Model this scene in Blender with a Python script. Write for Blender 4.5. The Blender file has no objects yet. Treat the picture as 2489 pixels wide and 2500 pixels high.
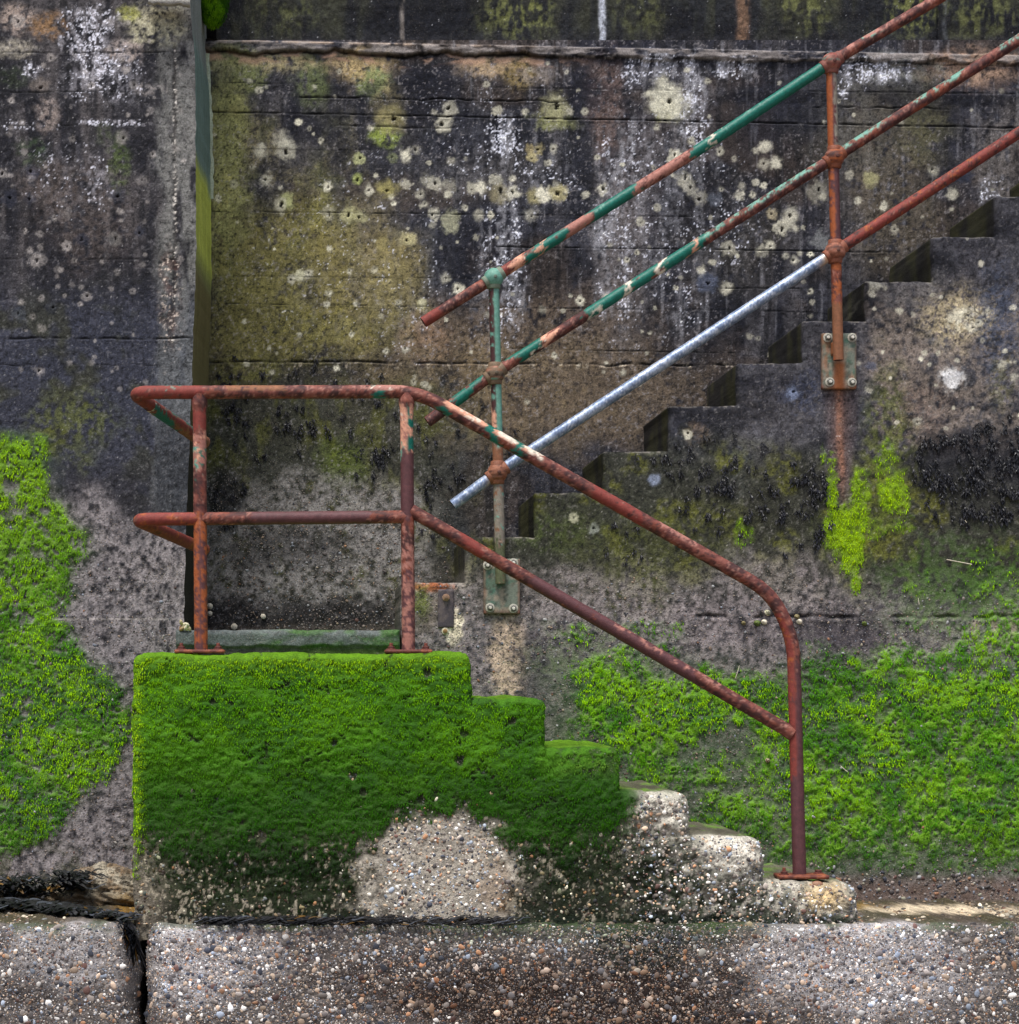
import bpy, math, random
import numpy as np

# ------------------------------------------------------------------ camera, sky, sun, exposure
F = 5616.0            # focal length in image pixels, eye point at (780, 1650) in image coordinates
VPU, VPV = 780.0, 1650.0
EZ = 1.55             # eye height above the beach
sc = bpy.context.scene
cam_d = bpy.data.cameras.new('camera'); cam = bpy.data.objects.new('camera', cam_d)
sc.collection.objects.link(cam); sc.camera = cam
cam.location = (0, 0, EZ); cam.rotation_euler = (math.radians(90), 0, 0)
cam_d.sensor_fit = 'HORIZONTAL'; cam_d.sensor_width = 36.0
cam_d.lens = F / 2489.0 * 36.0
cam_d.shift_x = (1244.5 - VPU) / 2489.0; cam_d.shift_y = (VPV - 1250.0) / 2489.0
cam_d.clip_start = 0.05; cam_d.clip_end = 3000
SUN_EL, SUN_AZ = math.radians(68), math.radians(205)     # azimuth clockwise from +Y: behind the viewer, a little left
w = bpy.data.worlds.new('World'); sc.world = w; w.use_nodes = True
nt = w.node_tree; bg = nt.nodes['Background']
sky = nt.nodes.new('ShaderNodeTexSky'); sky.sky_type = 'NISHITA'; sky.sun_disc = False
sky.sun_elevation = SUN_EL; sky.sun_rotation = SUN_AZ; sky.air_density = 1.0; sky.dust_density = 4.0; sky.ozone_density = 1.0
nt.links.new(sky.outputs[0], bg.inputs[0]); bg.inputs[1].default_value = 0.11
sun_d = bpy.data.lights.new('sun', 'SUN'); sun = bpy.data.objects.new('sun', sun_d); sc.collection.objects.link(sun)
sun_d.energy = 2.3; sun_d.angle = math.radians(16); sun_d.color = (1.0, 0.985, 0.955)
sun.location = (-2, -3, 8)
sun.rotation_euler = (math.radians(90) - SUN_EL, 0, math.pi - SUN_AZ)
sc.view_settings.view_transform = 'Standard'; sc.view_settings.look = 'None'
sc.view_settings.exposure = 0.72; sc.view_settings.gamma = 1.0
sc.cycles.max_bounces = 5; sc.cycles.diffuse_bounces = 3

# ------------------------------------------------------------------ noise
def _h(ix, iy, s):
    n = (ix.astype(np.int64) * 374761393 + iy.astype(np.int64) * 668265263 + int(s) * 1442695041) & 0xffffffff
    n = ((n ^ (n >> 13)) * 1274126177) & 0xffffffff
    n = ((n ^ (n >> 15)) * 2246822519) & 0xffffffff
    n = n ^ (n >> 16)
    return (n & 0xffffff) / float(0xffffff)
def vn(x, y, s=0):
    ix = np.floor(x); iy = np.floor(y); fx = x - ix; fy = y - iy
    fx = fx * fx * (3 - 2 * fx); fy = fy * fy * (3 - 2 * fy)
    a = _h(ix, iy, s); b = _h(ix + 1, iy, s); c = _h(ix, iy + 1, s); d = _h(ix + 1, iy + 1, s)
    return (a * (1 - fx) + b * fx) * (1 - fy) + (c * (1 - fx) + d * fx) * fy
def fbm(x, y, o=4, s=0, g=0.5):
    t = 0; a = 1; n = 0
    for k in range(o):
        t = t + a * vn(x * 2 ** k + 17.3 * k, y * 2 ** k + 9.1 * k, s + 31 * k); n += a; a *= g
    return t / n
def sst(a, b, x):
    t = np.clip((x - a) / (b - a), 0, 1); return t * t * (3 - 2 * t)
def hash1(n, s):
    return _h(n, n * 0 + 7, s)
def lin(c):
    c = np.asarray(c, float) / 255.0
    return np.where(c <= 0.04045, c / 12.92, ((c + 0.055) / 1.055) ** 2.4)
ALB = 1.0
def C(r, g, b): return lin((r, g, b)) * ALB
def mixc(col, c, m):
    return col + (np.asarray(c) - col) * np.clip(m, 0, 1)[:, None]

# ------------------------------------------------------------------ image pixels (u, v) at a chosen depth D <-> world
def W(u, v, D): return ((u - VPU) / F * D, D, EZ - (v - VPV) / F * D)
def XU(u, D): return (u - VPU) / F * D
def ZV(v, D): return EZ - (v - VPV) / F * D
def UX(X, D): return VPU + X * F / D
def VZ(Z, D): return VPV - (Z - EZ) * F / D

# ------------------------------------------------------------------ meshes
COLL = sc.collection
WL = {}               # world position of each object's origin
def link(o, parent=None):
    COLL.objects.link(o)
    if parent is not None: o.parent = parent
    return o
def make_mesh(name, V, Q, col=None, mat=None, parent=None, smooth=True, attrs=None, tris=None):
    off = WL.get(parent.name, np.zeros(3)) if parent is not None else np.zeros(3)
    V = np.asarray(V, float)
    if parent is None: off = np.array([(V[:, 0].min() + V[:, 0].max()) / 2, (V[:, 1].min() + V[:, 1].max()) / 2, V[:, 2].min()])
    V = (V - off).astype(np.float32); me = bpy.data.meshes.new(name)
    Q = np.asarray(Q, np.int32).reshape(-1, 4) if Q is not None else np.zeros((0, 4), np.int32)
    T = np.asarray(tris, np.int32).reshape(-1, 3) if tris is not None else np.zeros((0, 3), np.int32)
    me.vertices.add(len(V)); me.vertices.foreach_set('co', V.ravel())
    li = np.concatenate([Q.ravel(), T.ravel()])
    me.loops.add(len(li)); me.loops.foreach_set('vertex_index', li)
    st = np.concatenate([np.arange(len(Q)) * 4, len(Q) * 4 + np.arange(len(T)) * 3]).astype(np.int32)
    me.polygons.add(len(st)); me.polygons.foreach_set('loop_start', st)
    me.polygons.foreach_set('use_smooth', np.full(len(st), smooth, bool))
    me.update(calc_edges=True)
    if col is not None:
        rgba = np.ones((len(V), 4), np.float32); rgba[:, :3] = np.clip(col, 0, 1)
        me.color_attributes.new('Col', 'FLOAT_COLOR', 'POINT').data.foreach_set('color', rgba.ravel())
    for k, a in (attrs or {}).items():
        me.attributes.new(k, 'FLOAT', 'POINT').data.foreach_set('value', np.asarray(a, np.float32))
    o = bpy.data.objects.new(name, me)
    if mat: me.materials.append(mat)
    if parent is None: o.location = off
    link(o, parent); WL[o.name] = off
    return o
def thing(name, label, cat, loc=(0, 0, 0), group=None):
    o = bpy.data.objects.new(name, None); o.empty_display_size = 0.1; link(o); o.location = loc; WL[o.name] = np.array(loc, float)
    return tag(o, label, cat, group)
def tag(o, label=None, cat=None, group=None, kind=None):
    if label: o['label'] = label
    if cat: o['category'] = cat
    if group: o['group'] = group
    if kind: o['kind'] = kind
    return o
class Acc:
    """collects vertex blocks that become ONE mesh"""
    def __init__(s): s.V = []; s.Q = []; s.T = []; s.C = []; s.A = {}; s.n = 0
    def add(s, V, Q=None, col=None, T=None, **at):
        V = np.asarray(V, float).reshape(-1, 3)
        if Q is not None and len(Q): s.Q.append(np.asarray(Q).reshape(-1, 4) + s.n)
        if T is not None and len(T): s.T.append(np.asarray(T).reshape(-1, 3) + s.n)
        s.V.append(V); c = np.asarray(col, float)
        s.C.append(np.broadcast_to(c, (len(V), 3)) if c.ndim == 1 else c)
        for k in at:
            s.A.setdefault(k, []).append(np.broadcast_to(np.asarray(at[k], float), (len(V),)))
        s.n += len(V); return s
    def build(s, name, mat, parent=None, smooth=True):
        return make_mesh(name, np.concatenate(s.V), np.concatenate(s.Q) if s.Q else None, np.concatenate(s.C), mat, parent,
                         smooth, {k: np.concatenate(a) for k, a in s.A.items()}, np.concatenate(s.T) if s.T else None)
def grid_quads(nr, nc, keep=None):
    i = np.arange(nr - 1)[:, None] * nc + np.arange(nc - 1)[None, :]
    q = np.stack([i, i + 1, i + nc + 1, i + nc], -1)
    return q[keep] if keep is not None else q.reshape(-1, 4)
def lines(breaks, step):
    out = []
    for (a, b, st) in zip(breaks[:-1], breaks[1:], step):
        n = max(1, int(round(abs(b - a) / st))); out.append(np.linspace(a, b, n, endpoint=False))
    out.append([breaks[-1]]); return np.concatenate(out)
def compact(V, Q, *arrs):
    used = np.zeros(len(V), bool); used[Q.ravel()] = True
    m = np.cumsum(used) - 1
    return (V[used], m[Q]) + tuple(a[used] for a in arrs)

# ------------------------------------------------------------------ materials
def nodes_of(m): return m.node_tree.nodes, m.node_tree.links
def base_mat(name, rough=0.8, spec=0.25, metal=0.0):
    m = bpy.data.materials.new(name); m.use_nodes = True
    n, l = nodes_of(m); b = n['Principled BSDF']
    b.inputs['Roughness'].default_value = rough; b.inputs['Specular IOR Level'].default_value = spec; b.inputs['Metallic'].default_value = metal
    return m, n, l, b
def math_node(n, l, op, a, b=None):
    x = n.new('ShaderNodeMath'); x.operation = op
    for i, v in enumerate((a, b)):
        if v is None: continue
        if isinstance(v, (int, float)): x.inputs[i].default_value = v
        else: l.new(v, x.inputs[i])
    return x.outputs[0]
def noise_node(n, l, vec, scale, det=3, rough=0.6):
    x = n.new('ShaderNodeTexNoise'); x.inputs['Scale'].default_value = scale; x.inputs['Detail'].default_value = det
    x.inputs['Roughness'].default_value = rough; l.new(vec, x.inputs['Vector']); return x.outputs['Fac']
def remap(n, l, v, a, b, c, d):
    x = n.new('ShaderNodeMapRange'); l.new(v, x.inputs[0])
    for i, q in enumerate((a, b, c, d)): x.inputs[i + 1].default_value = q
    return x.outputs[0]
def mul_col(n, l, col, fac):
    x = n.new('ShaderNodeVectorMath'); x.operation = 'SCALE'; l.new(col, x.inputs[0]); l.new(fac, x.inputs['Scale']); return x.outputs[0]
def concrete_mat():
    m, n, l, b = base_mat('weathered_concrete', 0.82, 0.2)
    at = n.new('ShaderNodeAttribute'); at.attribute_name = 'Col'
    ag = n.new('ShaderNodeAttribute'); ag.attribute_name = 'agg'
    co = n.new('ShaderNodeTexCoord').outputs['Object']
    f1 = noise_node(n, l, co, 170, 4, 0.7); f2 = noise_node(n, l, co, 520, 2)
    grain = math_node(n, l, 'MULTIPLY', remap(n, l, f1, 0.3, 0.7, 0.6, 1.4), remap(n, l, f2, 0.25, 0.75, 0.7, 1.3))
    col = mul_col(n, l, at.outputs['Color'], grain)
    vo = n.new('ShaderNodeTexVoronoi'); vo.inputs['Scale'].default_value = 135; l.new(co, vo.inputs['Vector'])
    rp = n.new('ShaderNodeValToRGB'); cr = rp.color_ramp; cr.interpolation = 'CONSTANT'
    pal = [(0, (.13, .115, .105)), (.18, (.085, .08, .078)), (.34, (.22, .19, .165)), (.5, (.10, .07, .06)), (.62, (.30, .25, .20)),
           (.74, (.08, .09, .105)), (.84, (.16, .125, .10)), (.95, (.34, .33, .32))]
    cr.elements[0].position = 0; cr.elements[0].color = pal[0][1] + (1,)
    cr.elements[1].position = pal[1][0]; cr.elements[1].color = pal[1][1] + (1,)
    for p, c in pal[2:]: e = cr.elements.new(p); e.color = c + (1,)
    sx = n.new('ShaderNodeSeparateColor'); l.new(vo.outputs['Color'], sx.inputs[0]); l.new(sx.outputs[0], rp.inputs[0])
    stone = remap(n, l, vo.outputs['Distance'], 0.30, 0.42, 1, 0)
    thin = remap(n, l, sx.outputs[1], 0.40, 0.60, 0, 0.85)
    fac = math_node(n, l, 'MULTIPLY', math_node(n, l, 'MULTIPLY', stone, thin), ag.outputs['Fac'])
    mx = n.new('ShaderNodeMix'); mx.data_type = 'RGBA'
    l.new(fac, mx.inputs['Factor']); l.new(col, mx.inputs['A']); l.new(rp.outputs[0], mx.inputs['B'])
    l.new(mx.outputs['Result'], b.inputs['Base Color'])
    hgt = math_node(n, l, 'ADD', math_node(n, l, 'MULTIPLY', fac, 0.8), f1)
    bp = n.new('ShaderNodeBump'); bp.inputs['Strength'].default_value = 0.75; bp.inputs['Distance'].default_value = 0.004
    l.new(hgt, bp.inputs['Height']); l.new(bp.outputs[0], b.inputs['Normal'])
    l.new(remap(n, l, f1, 0.3, 0.7, 0.9, 0.65), b.inputs['Roughness'])
    return m
def steel_mat(name, metal, rough, bump):
    m, n, l, b = base_mat(name, rough, 0.35, metal)
    at = n.new('ShaderNodeAttribute'); at.attribute_name = 'Col'
    gl = n.new('ShaderNodeAttribute'); gl.attribute_name = 'gloss'
    co = n.new('ShaderNodeTexCoord').outputs['Object']
    f1 = noise_node(n, l, co, 260, 5, 0.7); f2 = noise_node(n, l, co, 70, 3)
    k = math_node(n, l, 'MULTIPLY', remap(n, l, f1, 0.3, 0.7, 0.78, 1.22), remap(n, l, f2, 0.3, 0.7, 0.86, 1.14))
    l.new(mul_col(n, l, at.outputs['Color'], k), b.inputs['Base Color'])
    l.new(math_node(n, l, 'SUBTRACT', rough, math_node(n, l, 'MULTIPLY', gl.outputs['Fac'], 0.35)), b.inputs['Roughness'])
    bp = n.new('ShaderNodeBump'); bp.inputs['Strength'].default_value = bump; bp.inputs['Distance'].default_value = 0.0015
    l.new(f1, bp.inputs['Height']); l.new(bp.outputs[0], b.inputs['Normal'])
    return m
def leaf_mat(name, rough, spec):
    m, n, l, b = base_mat(name, rough, spec)
    at = n.new('ShaderNodeAttribute'); at.attribute_name = 'Col'
    co = n.new('ShaderNodeTexCoord').outputs['Object']
    l.new(mul_col(n, l, at.outputs['Color'], remap(n, l, noise_node(n, l, co, 300, 2), 0.3, 0.7, 0.8, 1.2)), b.inputs['Base Color'])
    return m
def stone_mat():
    m, n, l, b = base_mat('pebble_stone', 0.6, 0.35)
    at = n.new('ShaderNodeAttribute'); at.attribute_name = 'Col'
    co = n.new('ShaderNodeTexCoord').outputs['Object']
    f = noise_node(n, l, co, 420, 3)
    l.new(mul_col(n, l, at.outputs['Color'], remap(n, l, f, 0.3, 0.7, 0.75, 1.25)), b.inputs['Base Color'])
    return m
M_CON = concrete_mat(); M_STEEL = steel_mat('rusty_painted_steel', 0.0, 0.72, 0.9); M_GALV = steel_mat('galvanised_steel', 0.35, 0.6, 0.2)
M_MOSS = leaf_mat('green_algae', 0.8, 0.08); M_WEED = leaf_mat('black_seaweed', 0.45, 0.4); M_STONE = stone_mat()

# ------------------------------------------------------------------ stain helpers
def blob(u, v, cx, cy, rx, ry, s=0, warp=0.35, edge=0.3, sc_=None):
    """soft patch with a noise-warped outline; nonzero only near its box"""
    out = np.zeros(len(u)); k = np.nonzero((np.abs(u - cx) < rx * 1.9) & (np.abs(v - cy) < ry * 1.9))[0]
    if len(k) == 0: return out
    a, b = u[k], v[k]; q = sc_ or max(6.0, min(rx, ry) * 0.6)
    d = np.sqrt(((a - cx) / rx) ** 2 + ((b - cy) / ry) ** 2) + warp * 2 * (fbm(a / q, b / q, 4, s) - 0.5)
    out[k] = sst(1 + edge, 1 - edge, d); return out
def grain(u, v, sz, s, lo=0.7, hi=1.3):
    return lo + (hi - lo) * vn(u / sz, v / sz, s)
def punch(c, g=1.40, p=.072, sat=1.0):
    L = c.mean(1) + 1e-6; c = L[:, None] + (c - L[:, None]) * sat; c = c * np.array([.97, 1.0, 1.05]); return c * ((L / p) ** (g - 1))[:, None]
def specks(u, v, sz, thr, s):
    return sst(thr, thr + 0.08, 0.6 * vn(u / sz, v / sz, s) + 0.4 * vn(u / (sz * .5), v / (sz * .5), s + 5))
def pits(u, v, col, dy, lst, scale, pale=(168, 162, 142), seed=5, k_=1.0):
    """pocks with a pale lichen ring round a dark hole"""
    rg = np.random.RandomState(seed)
    for it in lst:
        cx, cy, r = it[:3]; c = it[3] if len(it) > 3 else pale
        R = r * 2.0; k = np.nonzero((np.abs(u - cx) < R) & (np.abs(v - cy) < R))[0]
        sd = rg.randint(1, 9999); jit = rg.uniform(0.7, 1.14); strength = rg.uniform(0.45, 0.95) * k_; hol = min(rg.uniform(0.10, 0.22), 4.5 / r); ox, oy = rg.uniform(-.25, .25, 2) * r
        asp = rg.uniform(0.85, 1.2)
        if len(k) == 0: continue
        a, b = u[k], v[k]
        wob = rg.uniform(.8, 1.7) * (fbm(a / (r * .55), b / (r * .55), 4, sd, .65) - 0.5)
        d = np.hypot((a - cx) / r * asp, (b - cy) / r) + wob
        m = sst(1.3, rg.uniform(.3, .8), d) * strength
        cc = C(*c) * jit * (0.75 + 0.5 * vn(a / 4, b / 4, sd + 1))[:, None]
        col[k] += (cc - col[k]) * m[:, None]
        if r > 6 and rg.uniform() < .55:
            h = np.hypot((a - cx - ox) / (r * hol), (b - cy - oy) / (r * hol * rg.uniform(.8, 1.9))) + 1.2 * (vn(a / 3, b / 3, sd + 2) - .5)
            hm = sst(1.3, 0.5, h)
            col[k] += (C(16, 16, 20) - col[k]) * (hm * 0.85)[:, None]
            dy[k] += hm * min(0.012, r / scale * 0.35)
    return col, dy
def seam(u, v, col, dy, v0, sl, u0, u1, wid, depth, seed, dark=0.85, rough=3.0, gap=0.0):
    vv = v0 + sl * (u - 500) + rough * (fbm(u / 45, u * 0 + seed, 4, seed) - 0.5) * 2
    on = sst(u0 - 15, u0 + 15, u) * sst(u1 + 15, u1 - 15, u)
    br = sst(gap - 0.12, gap + 0.12, fbm(u / 60, u * 0 + seed, 3, seed + 9)) if gap > 0 else 1.0
    wid = wid * .72; m = np.exp(-((v - vv) / wid) ** 2) * on * br * (.45 + .9 * sst(.3, .65, fbm(u / 28, u * 0 + seed + 2, 3, seed + 4))) * .8; depth = depth * .55
    col += (C(12, 12, 14) - col) * (m * dark)[:, None]
    dy += m * depth
    lip = np.exp(-((v - vv - wid * 2.2) / (wid * 1.2)) ** 2) * on * br
    dy -= lip * depth * 0.25
    return col, dy

# ------------------------------------------------------------------ paint: the sea wall at the back
HALO = [(690,340,22),(700,365,24),(635,370,18),(650,440,18),(700,490,20,(140,140,95)),(800,455,13),(685,500,20),(800,520,16),(570,270,14,(140,135,85)),
(572,450,10),(953,289,40,(150,140,92)),(1098,263,20),(1083,298,24),(1355,263,40,(150,145,110)),(1629,242,44,(165,160,140)),(877,386,15,(150,150,105)),
(990,380,18),(960,384,12,(140,145,100)),(1016,365,12),(1102,393,11),(873,436,14,(135,140,80)),(901,464,14),(947,462,24,(150,140,85)),(992,449,12),
(1037,440,16),(1063,449,18),(1098,458,20),(1026,475,13),(1152,460,16),(1175,455,20),(1210,440,14),(1219,470,28,(150,140,105)),(1253,470,18),(1251,436,9),
(1305,479,22,(150,140,100)),(1331,475,20),(1363,470,22,(155,145,105)),(1357,449,10),(1473,462,16),(1430,475,10),(1294,363,12,(155,140,100)),(1316,363,14,(150,138,98)),
(1301,384,12,(150,138,98)),(1352,363,12),(850,525,22,(155,150,110)),(880,530,16,(150,145,105)),(1059,520,15),(1100,542,26,(158,155,125)),(1169,525,15),(1199,525,10),
(1296,525,18),(1057,548,9),(934,594,18,(150,138,88)),(996,583,18,(160,150,110)),(1089,678,15),(1121,708,15),(1031,743,15,(155,148,110)),(1417,734,12),(1324,756,12),
(914,658,9),(1162,579,8),(1564,542,12),(1214,270,12),(1283,272,9),(1428,272,9),(1391,272,8),(1759,369,12),(1869,358,15),(1846,367,9),(1865,402,17),(1893,397,16),
(1813,455,12),(1807,477,13),(1846,445,9),(1865,453,9),(1839,475,9),(1670,437,20),(1686,458,20),(1712,484,18),(1746,488,18,(110,115,125)),(2126,436,20,(150,145,100)),
(2075,427,12),(2096,490,10),(2159,503,11),(2327,473,15),(1928,531,26),(1910,557,20),(1885,522,13,(150,138,110)),(2001,468,28,(130,125,110)),(1880,598,13),(1861,613,15),
(1781,607,16),(1941,635,13),(1919,624,10),(1714,661,14),(1774,704,18),(1729,690,24,(85,92,110)),(2001,587,22,(120,120,118)),(2360,432,18,(50,58,78)),(2280,417,15),
(2185,561,12),(735,672,16,(170,165,140)),(712,680,12),(755,668,12),(1650,380,16),(1640,392,12),(1690,345,12),(2010,480,10),(1700,600,8),(1740,640,8),(545,660,14,(125,118,70))]
def paint_back(u, v):
    n = len(u); big = fbm(u / 260, v / 260, 4, 1); med = fbm(u / 60, v / 60, 4, 2); fine = fbm(u / 14, v / 14, 4, 3)
    dy = (fbm(u / 90, v / 90, 4, 4) - .5) * .006 + (fine - .5) * .004
    rows = [-40, 205, 232, 300, 362, 437, 515, 592, 672, 740, 836, 884, 960, 1090, 1220, 1400]
    bv = v - .015 * (u - 500) + 5 * (fbm(u / 45, u * 0, 3, 27) - .5); bi = np.searchsorted(np.array(rows, float), bv)
    tone = _h(bi, (u / 1e9).astype(int), 28) * .5 + .5 * fbm(u / 300 + bi * 7.7, bi * 3.1, 3, 29)
    run = fbm(u / 15, v / 170, 5, 12); run2 = fbm(u / 34, v / 300, 4, 30)
    col = np.tile(C(56, 56, 64), (n, 1))
    col = mixc(col, C(27, 29, 40), sst(.36, .62, .55 * fbm(u / 130, v / 80, 5, 11) + .45 * tone) * .92)
    col = mixc(col, C(84, 80, 80), sst(.48, .64, .5 * big + .5 * run2) * .6)
    col = mixc(col, C(76, 64, 54), sst(.5, .66, fbm(u / 150, v / 120, 4, 33)) * .6)
    col = mixc(col, C(22, 23, 30), sst(.52, .70, run) * .55)
    col = mixc(col, C(112, 110, 112), sst(.58, .76, fbm(u / 12, v / 150, 5, 34)) * .5 * sst(1000, 1150, u) * sst(940, 760, v))
    # ochre lichen on the left half
    oz = np.exp(-((u - 560) / 330) ** 2) * sst(190, 330, v) * sst(1020, 860, v)
    oz = np.maximum(oz, .95 * blob(u, v, 690, 640, 320, 300, 21, .5, .5))
    ot = sst(.22, .56, .55 * fbm(u / 90, v / 130, 4, 22) + .45 * fbm(u / 9, v / 9, 3, 23))
    dkm = sst(.44, .62, fbm(u / 60, v / 110, 5, 25))
    ot = ot * (1 - .75 * dkm)
    col = mixc(col, C(112, 103, 76), oz * ot * (.5 + .5 * sst(.6, .38, run)) * (.45 + .55 * sst(.3, .6, vn(u / 3.5, v / 3.5, 36))) * .9)
    col = mixc(col, C(110, 110, 60), oz * (1 - .7 * dkm) * sst(.55, .72, fbm(u / 70, v / 100, 4, 24)) * .5)
    for k, (cx, cy, rx, ry, c, a) in enumerate([(560, 330, 40, 150, (128, 126, 76), .8), (545, 470, 30, 60, (140, 132, 80), .8), (600, 170, 60, 45, (112, 116, 72), .7), (760, 200, 40, 60, (96, 104, 62), .6),
        (890, 165, 75, 42, (150, 130, 92), .85), (915, 205, 40, 35, (118, 128, 80), .7), (1200, 160, 70, 26, (150, 128, 98), .7), (1270, 180, 34, 40, (124, 106, 62), .6), (1310, 185, 40, 20, (120, 110, 100), .6),
        (690, 150, 70, 26, (150, 138, 100), .6), (540, 150, 40, 30, (128, 124, 92), .7), (953, 250, 38, 45, (160, 146, 98), .8), (940, 330, 34, 26, (128, 140, 62), .7), (1350, 290, 50, 26, (128, 128, 80), .7),
        (1640, 265, 46, 26, (136, 132, 80), .7), (890, 700, 120, 170, (118, 106, 68), .55), (960, 640, 70, 60, (130, 116, 74), .5), (700, 620, 120, 120, (118, 110, 54), .55), (740, 800, 200, 70, (116, 108, 50), .5),
        (600, 900, 90, 40, (120, 116, 58), .5), (1040, 820, 60, 60, (150, 118, 88), .45), (1300, 800, 260, 90, (96, 82, 68), .7), (1250, 960, 330, 130, (110, 94, 70), .75), (1500, 960, 240, 120, (100, 86, 70), .7),
        (1480, 250, 42, 120, (98, 80, 72), .7), (1560, 430, 60, 180, (92, 84, 82), .45), (1215, 420, 120, 60, (84, 80, 78), .5), (1510, 640, 60, 200, (100, 92, 88), .5), (2370, 170, 110, 46, (150, 122, 100), .7), (2200, 190, 90, 50, (112, 110, 98), .5),
        (1690, 240, 60, 60, (112, 108, 110), .4), (2190, 480, 110, 190, (92, 82, 66), .6), (2080, 300, 130, 110, (90, 86, 76), .5), (2260, 300, 60, 90, (96, 92, 60), .5), (2440, 380, 60, 120, (108, 100, 92), .5), (1780, 560, 150, 120, (58, 54, 50), .7), (555, 420, 50, 260, (122, 120, 76), .75), (600, 740, 90, 150, (104, 98, 56), .7), (960, 720, 70, 110, (120, 110, 72), .5), (820, 640, 60, 90, (116, 106, 62), .6)]):
        col = mixc(col, C(*c) , blob(u, v, cx, cy, rx, ry, 40 + k, .55, .55) * np.minimum(1, a * 1.25) * sst(.16, .5, fbm(u / 12, v / 14, 3, 90 + k)))
    for k, (cx, cy, rx, ry, a) in enumerate([(1010, 250, 120, 60, .8), (1120, 330, 90, 70, .7), (1060, 190, 70, 34, .7), (1420, 230, 60, 60, .6), (760, 300, 80, 50, .6), (1500, 130, 160, 26, .6), (1900, 280, 120, 80, .6), (1700, 500, 120, 80, .5), (2250, 230, 120, 40, .6), (1150, 620, 90, 120, .5)]):
        col = mixc(col, C(24, 27, 42), blob(u, v, cx, cy, rx, ry, 240 + k, .55, .5) * a)
    # recess: olive wash, then bare pebbly concrete at the foot
    lo = sst(880, 1010, v + 60 * (med - .5)) * sst(1250, 1000, u)
    col = mixc(col, C(66, 66, 52), lo * .85)
    col = mixc(col, C(92, 92, 30), lo * sst(.5, .7, fbm(u / 40, v / 70, 4, 61)) * .55)
    col = mixc(col, C(88, 100, 30), blob(u, v, 830, 1130, 60, 70, 63, .5, .5) * .6)
    pb = sst(1120, 1220, v + 110 * (fbm(u / 90, v / 90, 4, 62) - .5)) * sst(1100, 1000, u)
    col = mixc(col, C(118, 112, 106), pb * .9 * sst(.2, .6, fine))
    col = mixc(col, C(34, 34, 34), blob(u, v, 545, 1210, 50, 70, 64, .4, .5) * .8)
    col = mixc(col, C(30, 29, 31), blob(u, v, 700, 1330, 160, 50, 65, .6, .5) * .5)
    col = mixc(col, C(30, 28, 28), sst(1440, 1500, v + 60 * (med - .5)) * sst(1620, 1530, v) * .85)
    col = mixc(col, C(96, 86, 76), sst(1515, 1535, v) * .5)
    agg = np.clip(pb, 0, 1) * .75 + sst(820, 900, v) * .25
    # white lichen flecks
    wz = np.zeros(n)
    for k, (cx, cy, rx, ry, a) in enumerate([(1223, 332, 42, 58, 1.), (1225, 620, 60, 280, .62), (1510, 560, 70, 300, .62), (1340, 440, 90, 90, .5), (1690, 270, 38, 120, 1.), (1540, 380, 40, 90, .7), (1795, 165, 60, 30, .9),
        (2140, 170, 85, 36, 1.), (1610, 160, 60, 36, .95), (1540, 180, 25, 40, .9), (2060, 200, 20, 40, .8), (1640, 520, 200, 260, .45), (1180, 380, 240, 200, .35), (1020, 700, 120, 200, .35), (2420, 470, 30, 40, .8), (1670, 760, 60, 70, .6), (900, 600, 260, 300, .3)]):
        wz = np.maximum(wz, blob(u, v, cx, cy, rx, ry, 130 + k, .5, .6) * a)
    fl = .5 * vn(u / 3.2, v / 3.2, 7) + .28 * vn(u / 6.5, v / 6.5, 8) + .22 * vn(u / 20, v / 20, 9)
    col = mixc(col, C(140, 138, 140), sst(.15, .8, wz) * sst(.40, .64, .5 * fbm(u / 9, v / 16, 4, 16) + .5 * run) * .7)
    col = mixc(col, C(196, 195, 202), sst(.82 - .30 * wz, .90 - .28 * wz, fl) * np.clip(wz * 2.5, 0, 1) * .62)
    col = mixc(col, C(140, 138, 136), specks(u, v, 4.5, .86, 14) * .5)
    col *= grain(u, v, 4, 15, .74, 1.26)[:, None] * (0.72 + .56 * fine)[:, None]
    gz = .55 * vn(u / 3.1, v / 3.1, 38) + .45 * vn(u / 7.5, v / 7.5, 39); gk = sst(.3, .6, fbm(u / 110, v / 90, 4, 40))
    col = mixc(col, C(132, 126, 124), sst(.66, .8, gz) * (.1 + .42 * gk)); col = mixc(col, C(20, 20, 24), sst(.36, .24, gz) * .6)
    rg = np.random.RandomState(3)
    small = [(rg.uniform(520, 2480), rg.uniform(150, 1000), rg.uniform(3.5, 9)) for _ in range(170)]
    col, dy = pits(u, v, col, dy, small + HALO, 579.)
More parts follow.
